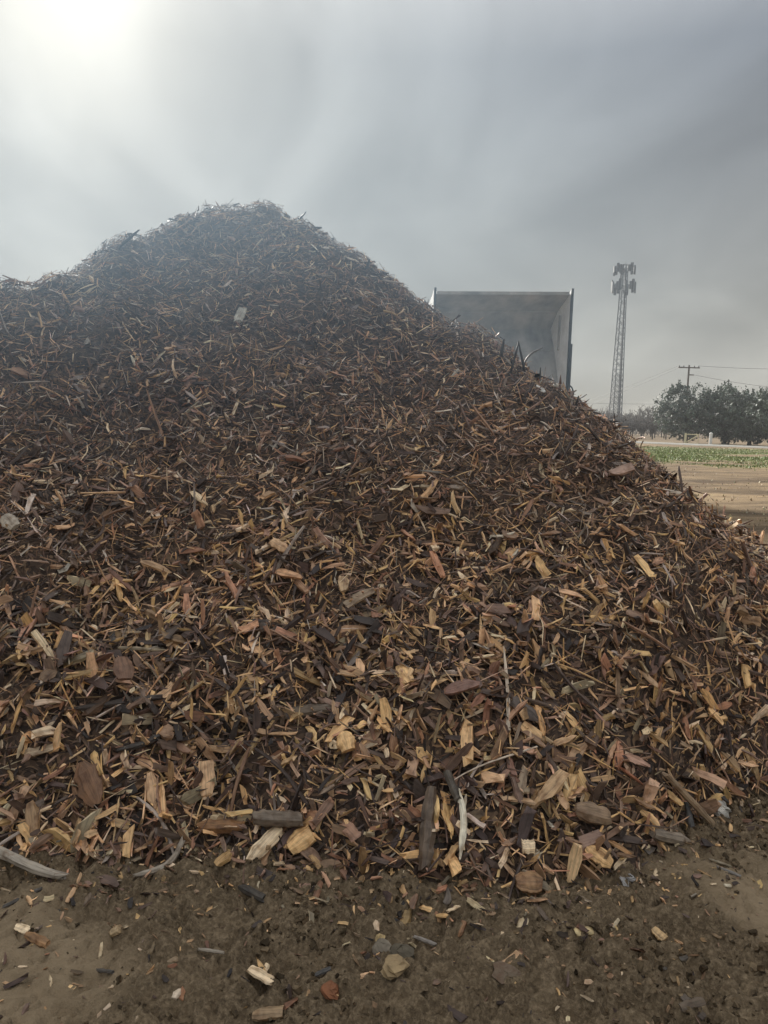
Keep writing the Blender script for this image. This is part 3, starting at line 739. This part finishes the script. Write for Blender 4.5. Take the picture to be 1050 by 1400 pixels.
# chip crumbs strewn thinly off the toe and clods of mud: uncountable litter
def strew(name, n, seed, chip=True):
    r = np.random.default_rng(seed)
    x = r.uniform(-2.2, 3.2, n); y = r.uniform(1.5, 4.6, n)
    ph = pile_h(x, y); near = np.array([min(1, 1) for _ in range(1)])
    d = np.full(n, 9.0)
    for s in np.linspace(0, 1.2, 25): d = np.minimum(d, np.where((pile_h(x, y + s) > 0.015), s, 9.0))
    prob = np.where(ph > 0.03, 0, np.exp(-d / (.24 if chip else 1.2)) + (.075 if chip else .4))
    if not chip: prob = prob * (1 - .9 * np.clip(packed(x, y), 0, 1)) * sstep(-.25, .25, fbm(x * 1.6, y * 1.6 + 20, 3))
    k = r.random(n) < prob; x, y = x[k], y[k]; m = len(x)
    z = ground_h(x, y); p = np.stack([x, y, z], -1); nn = normal_at(x, y, .02)
    if chip:
        ln = np.exp(r.normal(math.log(.019), .6, m)).clip(.005, .08); wd = ln * r.uniform(.15, .5, m); th = wd * r.uniform(.2, .5, m)
        F = frames(nn, r.uniform(0, 6.3, m), r.normal(0, .15, m), r.normal(0, .3, m)); cols = pick_cols(p, r) * r.uniform(.45, 1.1, (m, 1)); pos = p + nn * (th * .3)[:, None]
    else:
        ln = np.exp(r.normal(math.log(.010), .5, m)).clip(.004, .028); wd = ln * r.uniform(.6, 1, m); th = ln * r.uniform(.45, .8, m)
        F = frames(nn, r.uniform(0, 6.3, m), r.normal(0, .4, m), r.normal(0, .4, m)); cols = np.array([.135, .099, .061]) * r.uniform(.6, 1.4, (m, 1)); pos = p + nn * (th * .1)[:, None]
    Wd, gr, ti = assemble(U4, 4, 4, r.integers(0, 60, m), np.stack([ln, wd, th], -1), F, pos, cols, seed)
    me = mass_mesh(name, Wd, gr, ti, 4, 4)
    if not chip: me.materials.clear(); me.materials.append(M_CLOD)
    return link(name, me)
tag(strew('chip_litter', 34000, 71), 'small chip crumbs strewn thinly over the mud along the toe', 'wood litter', kind='stuff')
tag(strew('dirt_crumbs', 26000, 72, False), 'crumbly dark soil clods scattered over the mud', 'soil clods', kind='stuff')

# twigs standing out of the crest against the sky and the hopper
def crest_twig(pts, rpx, label, col=(.07, .06, .055), back=0.0):
    P0 = None
    for k in range(0, 60):                                # first height at which the sight line meets the crest
        q = hit(pts[0][0], pts[0][1] + k)
        if q[1] < 15: P0 = q; break
    y = P0[1]; P = [at_y(a, b, y - .02) for a, b in pts]; P[0] = P0 - np.array([0, 0, .05])
    o = loft('twig', P, 2 * rpx / FPX * y, 2 * rpx / FPX * y, col, int(abs(pts[0][0])), nseg=8, ns=6, square=0, ends=(.9, .5), rough=.08)
    return tag(o, label, 'twig', 'twigs sticking out of the crest')
crest_twig([(684, 488), (689, 464)], 2.2, 'short dark twig poking up leftmost in front of the grey hopper')
crest_twig([(696, 510), (709, 468)], 1.7, 'dark twig slanting up to form the left side of an inverted V')
crest_twig([(721, 512), (709, 468)], 1.7, 'dark twig slanting down to form the right side of an inverted V')
crest_twig([(712, 500), (722, 481), (741, 476)], 1.5, 'bent twig with a level tip beside the inverted V of twigs', (.16, .14, .125))
crest_twig([(738, 516), (739, 503)], 1.2, 'tiny upright twig right of the inverted V')
crest_twig([(402, 296), (418, 290)], 1.4, 'thin twig sticking out level just right of the peak')
crest_twig([(420, 306), (440, 311)], 2.2, 'stubby dark stick jutting out over the right shoulder of the peak')
crest_twig([(498, 366), (506, 354)], 2.0, 'short dark twig on the descending right ridge')
crest_twig([(150, 340), (190, 314)], 2.2, 'long dark stick lying along the left ridge line')
crest_twig([(128, 352), (131, 343)], 1.5, 'tiny twig poking up on the left ridge')
crest_twig([(786, 552), (791, 542)], 1.5, 'small twig on the ridge under the corner of the grey hopper')
piece('wood_chip', (734, 531), (745, 539), 6, 'white chip lying on the ridge below the grey hopper', (.72, .70, .66), 301, .4, 1.5)
rock('plastic_scrap', (760, 528), 4, 'tiny bright white scrap on the ridge under the hopper corner', (.75, .75, .73), 302, 'plastic', .8, mat=M_PLASTIC)

# ------------------------------------------------------------------ tipping hopper cart behind the pile
YH = 20.0
tl, tr = at_y(592, 399, YH), at_y(786, 394, YH)
cart = empty('dump_cart', ((tl[0] + tr[0]) / 2, YH + 2.2, 0)); CO = np.array(cart.location); cart.location.x -= .36
tag(cart, 'grey steel dump cart with its box raised and tipped towards the pile', 'dump cart')
zt = (tl[2] + tr[2]) / 2; xl, xr = tl[0], tr[0]
prof = [(0.10, zt - .10), (.85, zt - .44), (1.30, zt - .88), (.95, zt - 1.50), (0.16, zt - 3.30)]
cart.rotation_euler.z = R(10)
XC, TILT = (xl + xr) / 2, 0.05
def up_tilt(x): return np.array([0, 0, TILT * (x - XC)])
def slab(name, a, b, x0, x1, th, mat, parent):
    a = np.array(a); b = np.array(b); d = (b - a) / np.linalg.norm(b - a); n = np.array([-d[1], d[0]])
    if n[0] < 0: n = -n
    V = []
    for x in (x0, x1):
        for q in (a, b, b + n * th, a + n * th): V.append(np.array([x, YH + q[0], q[1]]) - CO + up_tilt(x))
    m = MB(); m.add(V, [(0, 1, 2, 3), (7, 6, 5, 4), (0, 4, 5, 1), (1, 5, 6, 2), (2, 6, 7, 3), (3, 7, 4, 0)])
    return m.build(name, mat, parent)
for i, nm in enumerate(('upper_panel', 'shoulder_panel', 'middle_panel', 'lower_panel')):
    s = slab(nm, prof[i], prof[i + 1], xl + .003, xr - .003, .05, M_STEEL, cart)
m = MB()
for x in np.linspace(xl + .5, xr - .5, 5):
    for i in range(1, 4):
        a, b = np.array(prof[i]), np.array(prof[i + 1]); d = (b - a) / np.linalg.norm(b - a); n = np.array([-d[1], d[0]]); n = n if n[0] > 0 else -n
        c = (a + b) / 2 + n * .10; M = np.array([[1, 0, 0], [0, d[0], n[0]], [0, d[1], n[1]]])
        m.box(np.array([x, YH + c[0], c[1]]) - CO + up_tilt(x), (.08, np.linalg.norm(b - a), .1), M)
m.build('back_rib', M_DARK, cart)
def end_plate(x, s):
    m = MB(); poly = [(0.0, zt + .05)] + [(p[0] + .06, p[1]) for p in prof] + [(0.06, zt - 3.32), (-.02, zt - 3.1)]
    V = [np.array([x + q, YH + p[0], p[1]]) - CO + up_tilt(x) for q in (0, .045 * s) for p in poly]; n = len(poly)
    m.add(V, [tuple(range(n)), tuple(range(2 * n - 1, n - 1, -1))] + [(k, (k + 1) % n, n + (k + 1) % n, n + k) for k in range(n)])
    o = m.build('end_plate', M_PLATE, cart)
    f = MB(); f.box(np.array([x + .022 * s, YH - .03, zt - 1.5]) - CO + up_tilt(x), (.06, .06, 3.1)); f.build('edge_flange', M_DARK, o)
    f = MB(); f.box(np.array([x - .02 * s, YH + .62, zt - 1.05]) - CO + up_tilt(x), (.04, .08, .95)); f.build('stiffener', M_STEEL, o)
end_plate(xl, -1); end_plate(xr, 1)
TM = np.array([[1, 0, 0], [0, 1, 0], [TILT, 0, 1]])
m = MB(); m.box(np.array([(xl + xr) / 2, YH + .06, zt - .07]) - CO, (xr - xl - .08, .10, .08), TM); m.build('top_rim', M_STEEL, cart)
for k in (1, 2, 3):
    m = MB(); m.box(np.array([(xl + xr) / 2, YH + prof[k][0] - .012, prof[k][1]]) - CO, (xr - xl - .12, .03, .035), TM); m.build('weld_seam', M_STEEL, cart)
q = at_y(783, 515, YH - .08)
m = MB(); m.tube([q + np.array([0, 0, .9]) - CO, q + np.array([0, 0, -.75]) - CO], .035, 8); rod = m.build('latch_rod', M_DARK, cart)
m = MB(); m.tube([q + np.array([.0 + .13 * math.sin(t), 0, -.42 + .2 * math.cos(t)]) - CO for t in np.linspace(0, math.pi, 9)], .022, 6); m.build('latch_hook', M_DARK, rod)
m = MB(); m.box(np.array([(xl + xr) / 2, YH + 2.2, .85]) - CO, (xr - xl, 1.9, .25)); m.build('chassis', M_DARK, cart)
for sx in (-1, 1):
    x = (xl + xr) / 2 + sx * (xr - xl) * .36
    m = MB(); m.tube([np.array([x, YH + 2.4, .9]) - CO, np.array([x, YH + 1.75, 3.4]) - CO, np.array([x, YH + 1.5, zt - 1.3]) - CO], .11, 8); m.build('lift_arm', M_DARK, cart)
    m = MB(); m.tube([np.array([x, YH + 1.5, .9]) - CO, np.array([x, YH + .9, zt - 2.4]) - CO], .07, 8); m.build('hydraulic_ram', M_STEEL2, cart)
    for sy in (-.55, .55):
        c = np.array([x, YH + 2.2 + sy, .48]) - CO
        m = MB(); m.tube([c + np.array([-.16, 0, 0]), c + np.array([-.12, 0, 0]), c + np.array([.12, 0, 0]), c + np.array([.16, 0, 0])], [.40, .48, .48, .40], 20); w = m.build('wheel', M_RUBBER, cart)
        m = MB(); m.tube([c + np.array([-.17, 0, 0]), c + np.array([.17, 0, 0])], .22, 14); m.build('rim', M_STEEL2, w)

# ------------------------------------------------------------------ lattice mast
YT = 185.0
tb = on_flat(839.5, YT); ttop = at_y(852.5, 360, YT); HT = ttop[2]
mast = empty('lattice_mast', tb); tag(mast, 'tall grey lattice communications mast carrying two rings of panel antennas', 'mast')
def hw(z): return 1.22 - 0.62 * min(1, z / (HT * .84))
def corner(k, z):
    w = hw(z); sx, sy = ((-1, -1), (1, -1), (1, 1), (-1, 1))[k]; a = R(8)
    x, y = sx * w, sy * w; return np.array([x * math.cos(a) - y * math.sin(a), x * math.sin(a) + y * math.cos(a), z])
zs = [0]
while zs[-1] < HT - 1.2: zs.append(zs[-1] + max(1.25, hw(zs[-1]) * 1.35))
zs[-1] = HT - .3
for k in range(4):
    m = MB(); m.tube([corner(k, z) for z in zs[::3] + [zs[-1]]], .115, 6); m.build('leg', M_STEEL2, mast)
for k in range(4):
    m = MB(); k2 = (k + 1) % 4
    for i in range(len(zs) - 1):
        a, b = (k, k2) if i % 2 == 0 else (k2, k)
        m.tube([corner(a, zs[i]), corner(b, zs[i + 1])], .055, 4, False)
        if zs[i] < HT * .35: m.tube([corner(b, zs[i]), corner(a, zs[i + 1])], .055, 4, False)
        m.tube([corner(k, zs[i + 1]), corner(k2, zs[i + 1])], .045, 4, False)
    tag(m.build('bracing', M_STEEL2, mast), kind='stuff')
m = MB(); m.box((hw(0) * .7 - .3, -hw(0) * .2, HT / 2), (.34, .3, HT * .96), np.array([[1, 0, -(hw(0) - hw(HT)) / HT * 1.25], [0, 1, 0], [0, 0, 1]])); m.build('cable_tray', M_DARK, mast)
for zc_, rad, n_, hh in ((HT - 5.6, 2.75, 15, 2.7), (HT - 1.5, 2.45, 12, 2.1)):
    m = MB(); pts = [np.array([rad * .8 * math.cos(t), rad * .8 * math.sin(t), zc_]) for t in np.linspace(0, 2 * math.pi, 13)]
    m.tube(pts, .09, 5, False); m.tube([p_ + np.array([0, 0, .8]) for p_ in pts], .06, 5, False)
    for t in np.linspace(0, 2 * math.pi, 7)[:-1]: m.tube([np.array([0, 0, zc_]), np.array([rad * .85 * math.cos(t), rad * .85 * math.sin(t), zc_])], .08, 4)
    m.build('platform', M_STEEL2, mast)
    for i in range(n_):
        t = 2 * math.pi * i / n_ + .12 * math.sin(i * 3.7); h_ = hh * (1 if i % 3 else .7)
        a = t; M = np.array([[math.cos(a), -math.sin(a), 0], [math.sin(a), math.cos(a), 0], [0, 0, 1]])
        m = MB(); m.box((rad * math.cos(t), rad * math.sin(t), zc_ + .25 * math.sin(i * 2.1)), (.34, .62, h_), M); o = m.build('antenna_panel', M_PANEL, mast)
m = MB(); m.tube([(0.2, 0, HT - .5), (0.2, 0, HT + .5)], .05, 5); m.build('lightning_rod', M_STEEL2, mast)

# ------------------------------------------------------------------ utility pole and wires
YP = 105.0
pb_ = on_flat(934.5, YP); pt = at_y(935, 499, YP)
up_ = empty('utility_pole', pb_); tag(up_, 'wooden utility pole with a crossarm rising above the evergreen trees', 'utility pole')
m = MB(); m.tube([(0, 0, -.3), (0, 0, pt[2])], [.19, .12], 8); m.build('pole', M_POLE, up_)
m = MB(); m.box((0, 0, pt[2] - .35), (3.0, .14, .16)); m.build('crossarm', M_POLE, up_)
m = MB(); m.box((.35, 0, pt[2] - 1.35), (.75, .12, .14)); m.build('lower_arm', M_POLE, up_)
for x in (-1.35, -.75, .75, 1.35):
    m = MB(); m.tube([(x, 0, pt[2] - .30), (x, 0, pt[2] - .18), (x, 0, pt[2] - .06)], [.05, .085, .04], 8); m.build('insulator', M_PANEL, up_)
def wire(a, b, sag, label):
    a = np.array(a); b = np.array(b)
    P = [a + (b - a) * t - np.array([0, 0, sag * 4 * t * (1 - t)]) for t in np.linspace(0, 1, 24)]
    m = MB(); m.tube([p_ - a for p_ in P], .022, 4); o = m.build('power_line', M_WIRE); o.location = tuple(a)
    tag(o, label, 'wire', 'overhead wires')
top = pb_ + np.array([0, 0, pt[2] - .06])
wire(top + np.array([1.35, 0, 0]), at_y(1180, 499, 112), .5, 'upper overhead wire running right from the pole crossarm')
wire(top + np.array([-1.35, 0, 0]), at_y(640, 592, 210), 1.5, 'overhead wire falling away left from the crossarm end')
wire(top + np.array([-.75, 0, 0]), at_y(640, 600, 215), 1.8, 'second overhead wire falling away left below the first')
wire(pb_ + np.array([.6, 0, pt[2] - 1.3]), at_y(1180, 535, 112), .7, 'faint lower overhead wire running right from the pole')
wire(at_y(640, 545, 150), at_y(1180, 548, 120), .8, 'thin lone wire crossing behind the mast and the trees')

# ------------------------------------------------------------------ trees
def leaf_cloud(name, mat, parent, C, Rv, n, seed, leaf=(.10, .26), shoots=0):
    """leaf-sized faces in clumps through the crown's volume, with gaps between the clumps"""
    r = np.random.default_rng(seed); nc = max(10, int(n / 55))
    d = r.normal(0, 1, (nc, 3)); d /= np.linalg.norm(d, axis=1, keepdims=True)
    cc = d * (r.random((nc, 1)) ** .40) * Rv
    cc *= 1 + .22 * perlin(d[:, 0] * 2 + seed, d[:, 1] * 2 + d[:, 2])[:, None]
    cc[:, 2] = np.where(cc[:, 2] < 0, cc[:, 2] * .9, cc[:, 2])
    k = r.integers(0, nc, n); cs = r.uniform(.28, .62, nc)
    P = cc[k] + r.normal(0, 1, (n, 3)) * cs[k][:, None] * .55 * np.array([1, 1, .8])
    if shoots:
        ks = r.integers(0, nc, shoots); top_ = cc[ks][:, 2] > .1 * Rv[2]; ks = ks[top_]
        for j in ks:
            b = r.normal(0, .15, 3); L_ = r.uniform(.4, 1.1); t = r.random((14, 1))
            P = np.concatenate([P, cc[j] + np.array([b[0], b[1], 1.0]) * t * L_ + r.normal(0, .05, (14, 3)) + np.array([0, 0, .25])])
    n = len(P); P = P + np.array(C)
    a = r.normal(0, 1, (n, 3)); a[:, 2] += .6; a /= np.linalg.norm(a, axis=1, keepdims=True)
    b = np.cross(a, r.normal(0, 1, (n, 3))); b /= np.linalg.norm(b, axis=1, keepdims=True)
    s = r.uniform(*leaf, (n, 1)); w = s * r.uniform(.3, .5, (n, 1))
    V = np.stack([P - a * s * .5, P + b * w * .5, P + a * s * .5, P - b * w * .5], 1)
    me = raw_mesh(name, V.reshape(-1, 3), np.arange(4 * n), np.arange(n) * 4)
    ct = np.exp(r.normal(0, .28, (nc, 1))); tint = np.concatenate([ct[k], np.ones((n - len(k), 1))]) * r.uniform(.75, 1.3, (n, 1))
    tint = tint * np.array([1, 1, 1]) * (1 + r.normal(0, .06, (n, 3)))
    point_attr(me, 'tint', 'FLOAT_COLOR', np.repeat(tint, 4, 0))
    o = link(name, me, parent, mat); return o
def evergreen(px, y, pt_, wpx, label, seed, stem=.28):
    p = on_flat(px, y); topz = at_y(px, pt_, y)[2]; w = wpx / FPX * y / 2
    t = empty('evergreen_tree', p); tag(t, label, 'tree', 'evergreen trees beyond the road')
    r = np.random.default_rng(seed); cz = topz * .52; rz = topz * .53
    m = MB(); m.tube([(0, 0, -.2), (.08, 0, topz * .2), (0, .05, topz * .5), (.1, 0, topz * .8)], [.26, .2, .13, .04], 7)
    for k in range(9):
        a = k * 2.4 + r.uniform(-.3, .3); z0 = topz * r.uniform(.14, .5); e = np.array([math.cos(a) * w * .75, math.sin(a) * w * .75, z0 + topz * r.uniform(.15, .35)])
        m.tube([(0, 0, z0), e * .5 + np.array([0, 0, z0 * .45]), e], [.11, .07, .025], 5)
    m.build('trunk', M_BARK, t)
    leaf_cloud('crown', M_LEAF, t, (0, 0, cz), np.array([w * 1.12, w * .9, rz]), 14000, seed, leaf=(.17, .45), shoots=110)
    return t
evergreen(937, 92, 530, 84, 'rounded evergreen tree leftmost of the row beyond the road', 21)
evergreen(990, 90, 529, 78, 'second evergreen tree from the left, its crown merging with the first', 22)
evergreen(1024, 87, 540, 60, 'smaller evergreen tree between the second and the tall right one', 23)
evergreen(1066, 84, 520, 84, 'tall evergreen tree cut by the right frame edge', 24)

def bare_tree(px, y, hpx, label, seed, wpx=26):
    p = on_flat(px, y); h = hpx / FPX * y; w = wpx / FPX * y / 2
    t = empty('orchard_tree', p); tag(t, label, 'tree', 'bare orchard trees in the far row')
    r = np.random.default_rng(seed); m = MB(); m.tube([(0, 0, -.1), (0, 0, h * .3)], [.11, .09], 6); m.build('trunk', M_BARK, t)
    m = MB(); tips = []
    for k in range(8):
        a = k * .8 + r.uniform(-.3, .3); e = np.array([math.cos(a) * w * .7, math.sin(a) * w * .7, h * r.uniform(.62, .85)])
        m.tube([(0, 0, h * .26), e * np.array([.5, .5, .62]), e], [.06, .045, .02], 4, False); tips.append(e)
        for q in range(20):
            u_ = r.uniform(.2, 1.0); s = np.array([0, 0, h * .26]) * (1 - u_) + e * u_
            d = np.array([r.normal(0, .45), r.normal(0, .45), r.uniform(.1, 1.0)]); d /= np.linalg.norm(d); ln_ = r.uniform(.3, 1.0) * h * .3
            m.tube([s, s + d * ln_], [.045, .018], 3, False)
            for z_ in range(2):
                s2 = s + d * ln_ * r.uniform(.3, .9); d2 = d + r.normal(0, .6, 3); m.tube([s2, s2 + d2 / np.linalg.norm(d2) * ln_ * .5], [.032, .014], 3, False)
    m.build('crown', M_TWIG, t)
ORD = ('first', 'second', 'third', 'fourth', 'fifth', 'sixth', 'seventh', 'eighth', 'ninth', 'tenth')
for row, (yy, hp, st, nm) in enumerate(((118, 27, 15, 'front'), (132, 29, 14, 'middle'), (150, 32, 13, 'back'))):
    for i, px in enumerate(np.arange(818 + 4 * row, 918, st)):
        tall = 1.3 if (i + row) % 4 == 2 else 1.0
        bare_tree(px + rng.uniform(-3, 3), yy + rng.uniform(-2, 2), hp * tall * rng.uniform(.88, 1.1), '%sbare grey orchard tree, %s from the pile in the %s orchard row' % ('tall ' if tall > 1 else '', ORD[i], nm), 400 + 20 * row + i)
# the dense leafless wood behind the orchard and the evergreens: one far mass
r = np.random.default_rng(77); n = 26000
px = r.uniform(740, 1330, n); y = r.uniform(160, 185, n); x = (px - 525) / FPX * y
hmax = 4.0 + 1.6 * fbm(px / 23.0, y * 0 + 3.3, 3, .6) + 1.2 * (r.random(n) < .04); z = hmax * r.random(n) ** .8
P = np.stack([x, y, z], -1); d = r.normal(0, .5, (n, 3)); d[:, 2] = 1; d /= np.linalg.norm(d, axis=1, keepdims=True)
e = np.cross(d, r.normal(0, 1, (n, 3))); e /= np.linalg.norm(e, axis=1, keepdims=True); ln = r.uniform(.35, 1.1, (n, 1)); w = r.uniform(.03, .075, (n, 1))
V = np.stack([P - e * w, P + e * w, P + d * ln + e * w * .3, P + d * ln - e * w * .3], 1)
me = raw_mesh('treeline', V.reshape(-1, 3), np.arange(4 * n), np.arange(n) * 4)
tag(link('treeline', me, None, M_TWIG), 'low dense band of leafless trees along the horizon', 'treeline', kind='stuff')

# gate and post at the trees
yg = 83.0
ga, gb = on_flat(936.5, yg), on_flat(954, yg)
gate = empty('field_gate', ga); tag(gate, 'pale yellow field gate with a diagonal brace before the evergreen trees', 'gate')
gw = np.linalg.norm(gb - ga); gh = 1.15
for nm, a, b, th in (('gate_post', (0, 0, -.1), (0, 0, gh + .12), .13), ('rail', (0, 0, gh - .02), (gw, 0, gh - .02), .055), ('rail', (0, 0, .15), (gw, 0, .15), .04), ('stile', (gw, 0, .1), (gw, 0, gh), .045), ('brace', (.05, 0, .2), (gw - .05, 0, gh - .1), .05)):
    m = MB(); m.tube([a, b], th, 6); m.build(nm, M_GATE, gate)
pw = on_flat(971, yg - 1)
post = empty('marker_post', pw); tag(post, 'thick white post standing alone right of the yellow gate', 'post')
m = MB(); m.tube([(0, 0, -.1), (0, 0, 1.25)], .17, 10); m.build('post', M_WHITE, post); m = MB(); m.tube([(0, 0, 1.25), (0, 0, 1.33), (0, 0, 1.4)], [.2, .19, .05], 10); m.build('cap', M_WHITE, post)

# ------------------------------------------------------------------ grass and dry litter of the field
def tufts(name, n, seed, y0, y1, fn, h, mat, label, cat):
    r = np.random.default_rng(seed); y = y0 * (y1 / y0) ** r.random(n); px = r.uniform(760, 1220, n)
    x = (px - 525) / FPX * y * 1.0; k = r.random(n) < fn(x, y); x, y = x[k], y[k]; m = len(x)
    z = ground_h(x, y); s = r.uniform(*h, (m, 1)); a = r.uniform(0, 6.28, m); wd = s * r.uniform(.2, .4, (m, 1))
    d = np.stack([np.cos(a), np.sin(a), np.zeros(m)], -1); le = r.normal(0, .35, (m, 3)) * s; le[:, 2] = 0
    P = np.stack([x, y, z - .01], -1); V = np.stack([P - d * wd, P + d * wd, P + le + np.array([0, 0, 1.0]) * s], 1)
    me = raw_mesh(name, V.reshape(-1, 3), np.arange(3 * m), np.arange(m) * 3)
    point_attr(me, 'tint', 'FLOAT_COLOR', np.repeat(np.exp(r.normal(0, .3, (m, 1))) * (1 + r.normal(0, .1, (m, 3))), 3, 0))
    return tag(link(name, me, None, mat), label, cat, kind='stuff')
tufts('grass', 150000, 81, 9, 75, lambda x, y: np.where(y > 73, 0, green_amount(x, y) * .9), (.04, .12), M_GRASS, 'short patchy green grass growing in strips across the field', 'grass')
tufts('dry_stems', 26000, 82, 5, 60, lambda x, y: np.where(pile_h(x, y) > .02, 0, .5 * sstep(-.1, .3, fbm(x * .6, y * 1.1, 3))), (.02, .07), M_STRAW, 'dry straw and chip litter scattered over the bare field', 'straw')

# ------------------------------------------------------------------ air
def volume(name, me, dens, col, aniso):
    m = bpy.data.materials.new(name); m.use_nodes = True; t = m.node_tree; t.nodes.clear()
    v = t.nodes.new('ShaderNodeVolumePrincipled'); v.inputs['Color'].default_value = (*col, 1); v.inputs['Density'].default_value = dens; v.inputs['Anisotropy'].default_value = aniso
    o = t.nodes.new('ShaderNodeOutputMaterial'); L(t, v.outputs[0], o.inputs['Volume'])
    return tag(link(name, me, None, m), kind='stuff')
m = MB(); m.box((0, 200, 24), (900, 700, 52))
hz = volume('haze', m.mesh('haze'), 0.0006, (.93, .95, .98), 0.0)

# thin steam drifting off the warm upper pile
r_ = np.random.default_rng(9); nu, nv = 14, 24; V = []
for i in range(nu):
    th = math.pi * i / (nu - 1)
    for k in range(nv):
        ph = 2 * math.pi * k / nv; d = np.array([math.sin(th) * math.cos(ph), math.sin(th) * math.sin(ph), math.cos(th)])
        V.append(d * (1 + .18 * math.sin(3 * ph + 2 * th) * math.sin(th)))
q = [(i * nv + k, i * nv + (k + 1) % nv, (i + 1) * nv + (k + 1) % nv, (i + 1) * nv + k)[::-1] for i in range(nu - 1) for k in range(nv)]
me = raw_mesh('steam', np.array(V), np.array(q).reshape(-1), np.arange(len(q)) * 4, True)
st = volume('steam', me, 0.0, (.58, .79, 1.0), 0.0); st.location = (-2.0, 5.0, 2.75); st.scale = (5.0, 2.8, 2.3)
t = me.materials[0].node_tree; vn = [n for n in t.nodes if n.type == 'PRINCIPLED_VOLUME'][0]
c = t.nodes.new('ShaderNodeTexCoord'); ln_ = t.nodes.new('ShaderNodeVectorMath'); ln_.operation = 'LENGTH'; L(t, c.outputs['Object'], ln_.inputs[0])
fall = math_node(t, 'SUBTRACT', 1.0, ln_.outputs['Value'], True)
L(t, math_node(t, 'MULTIPLY', math_node(t, 'POWER', fall, 1.2), 0.19), vn.inputs['Density'])
tag(st, 'thin bluish steam drifting around the upper part of the pile', 'steam')
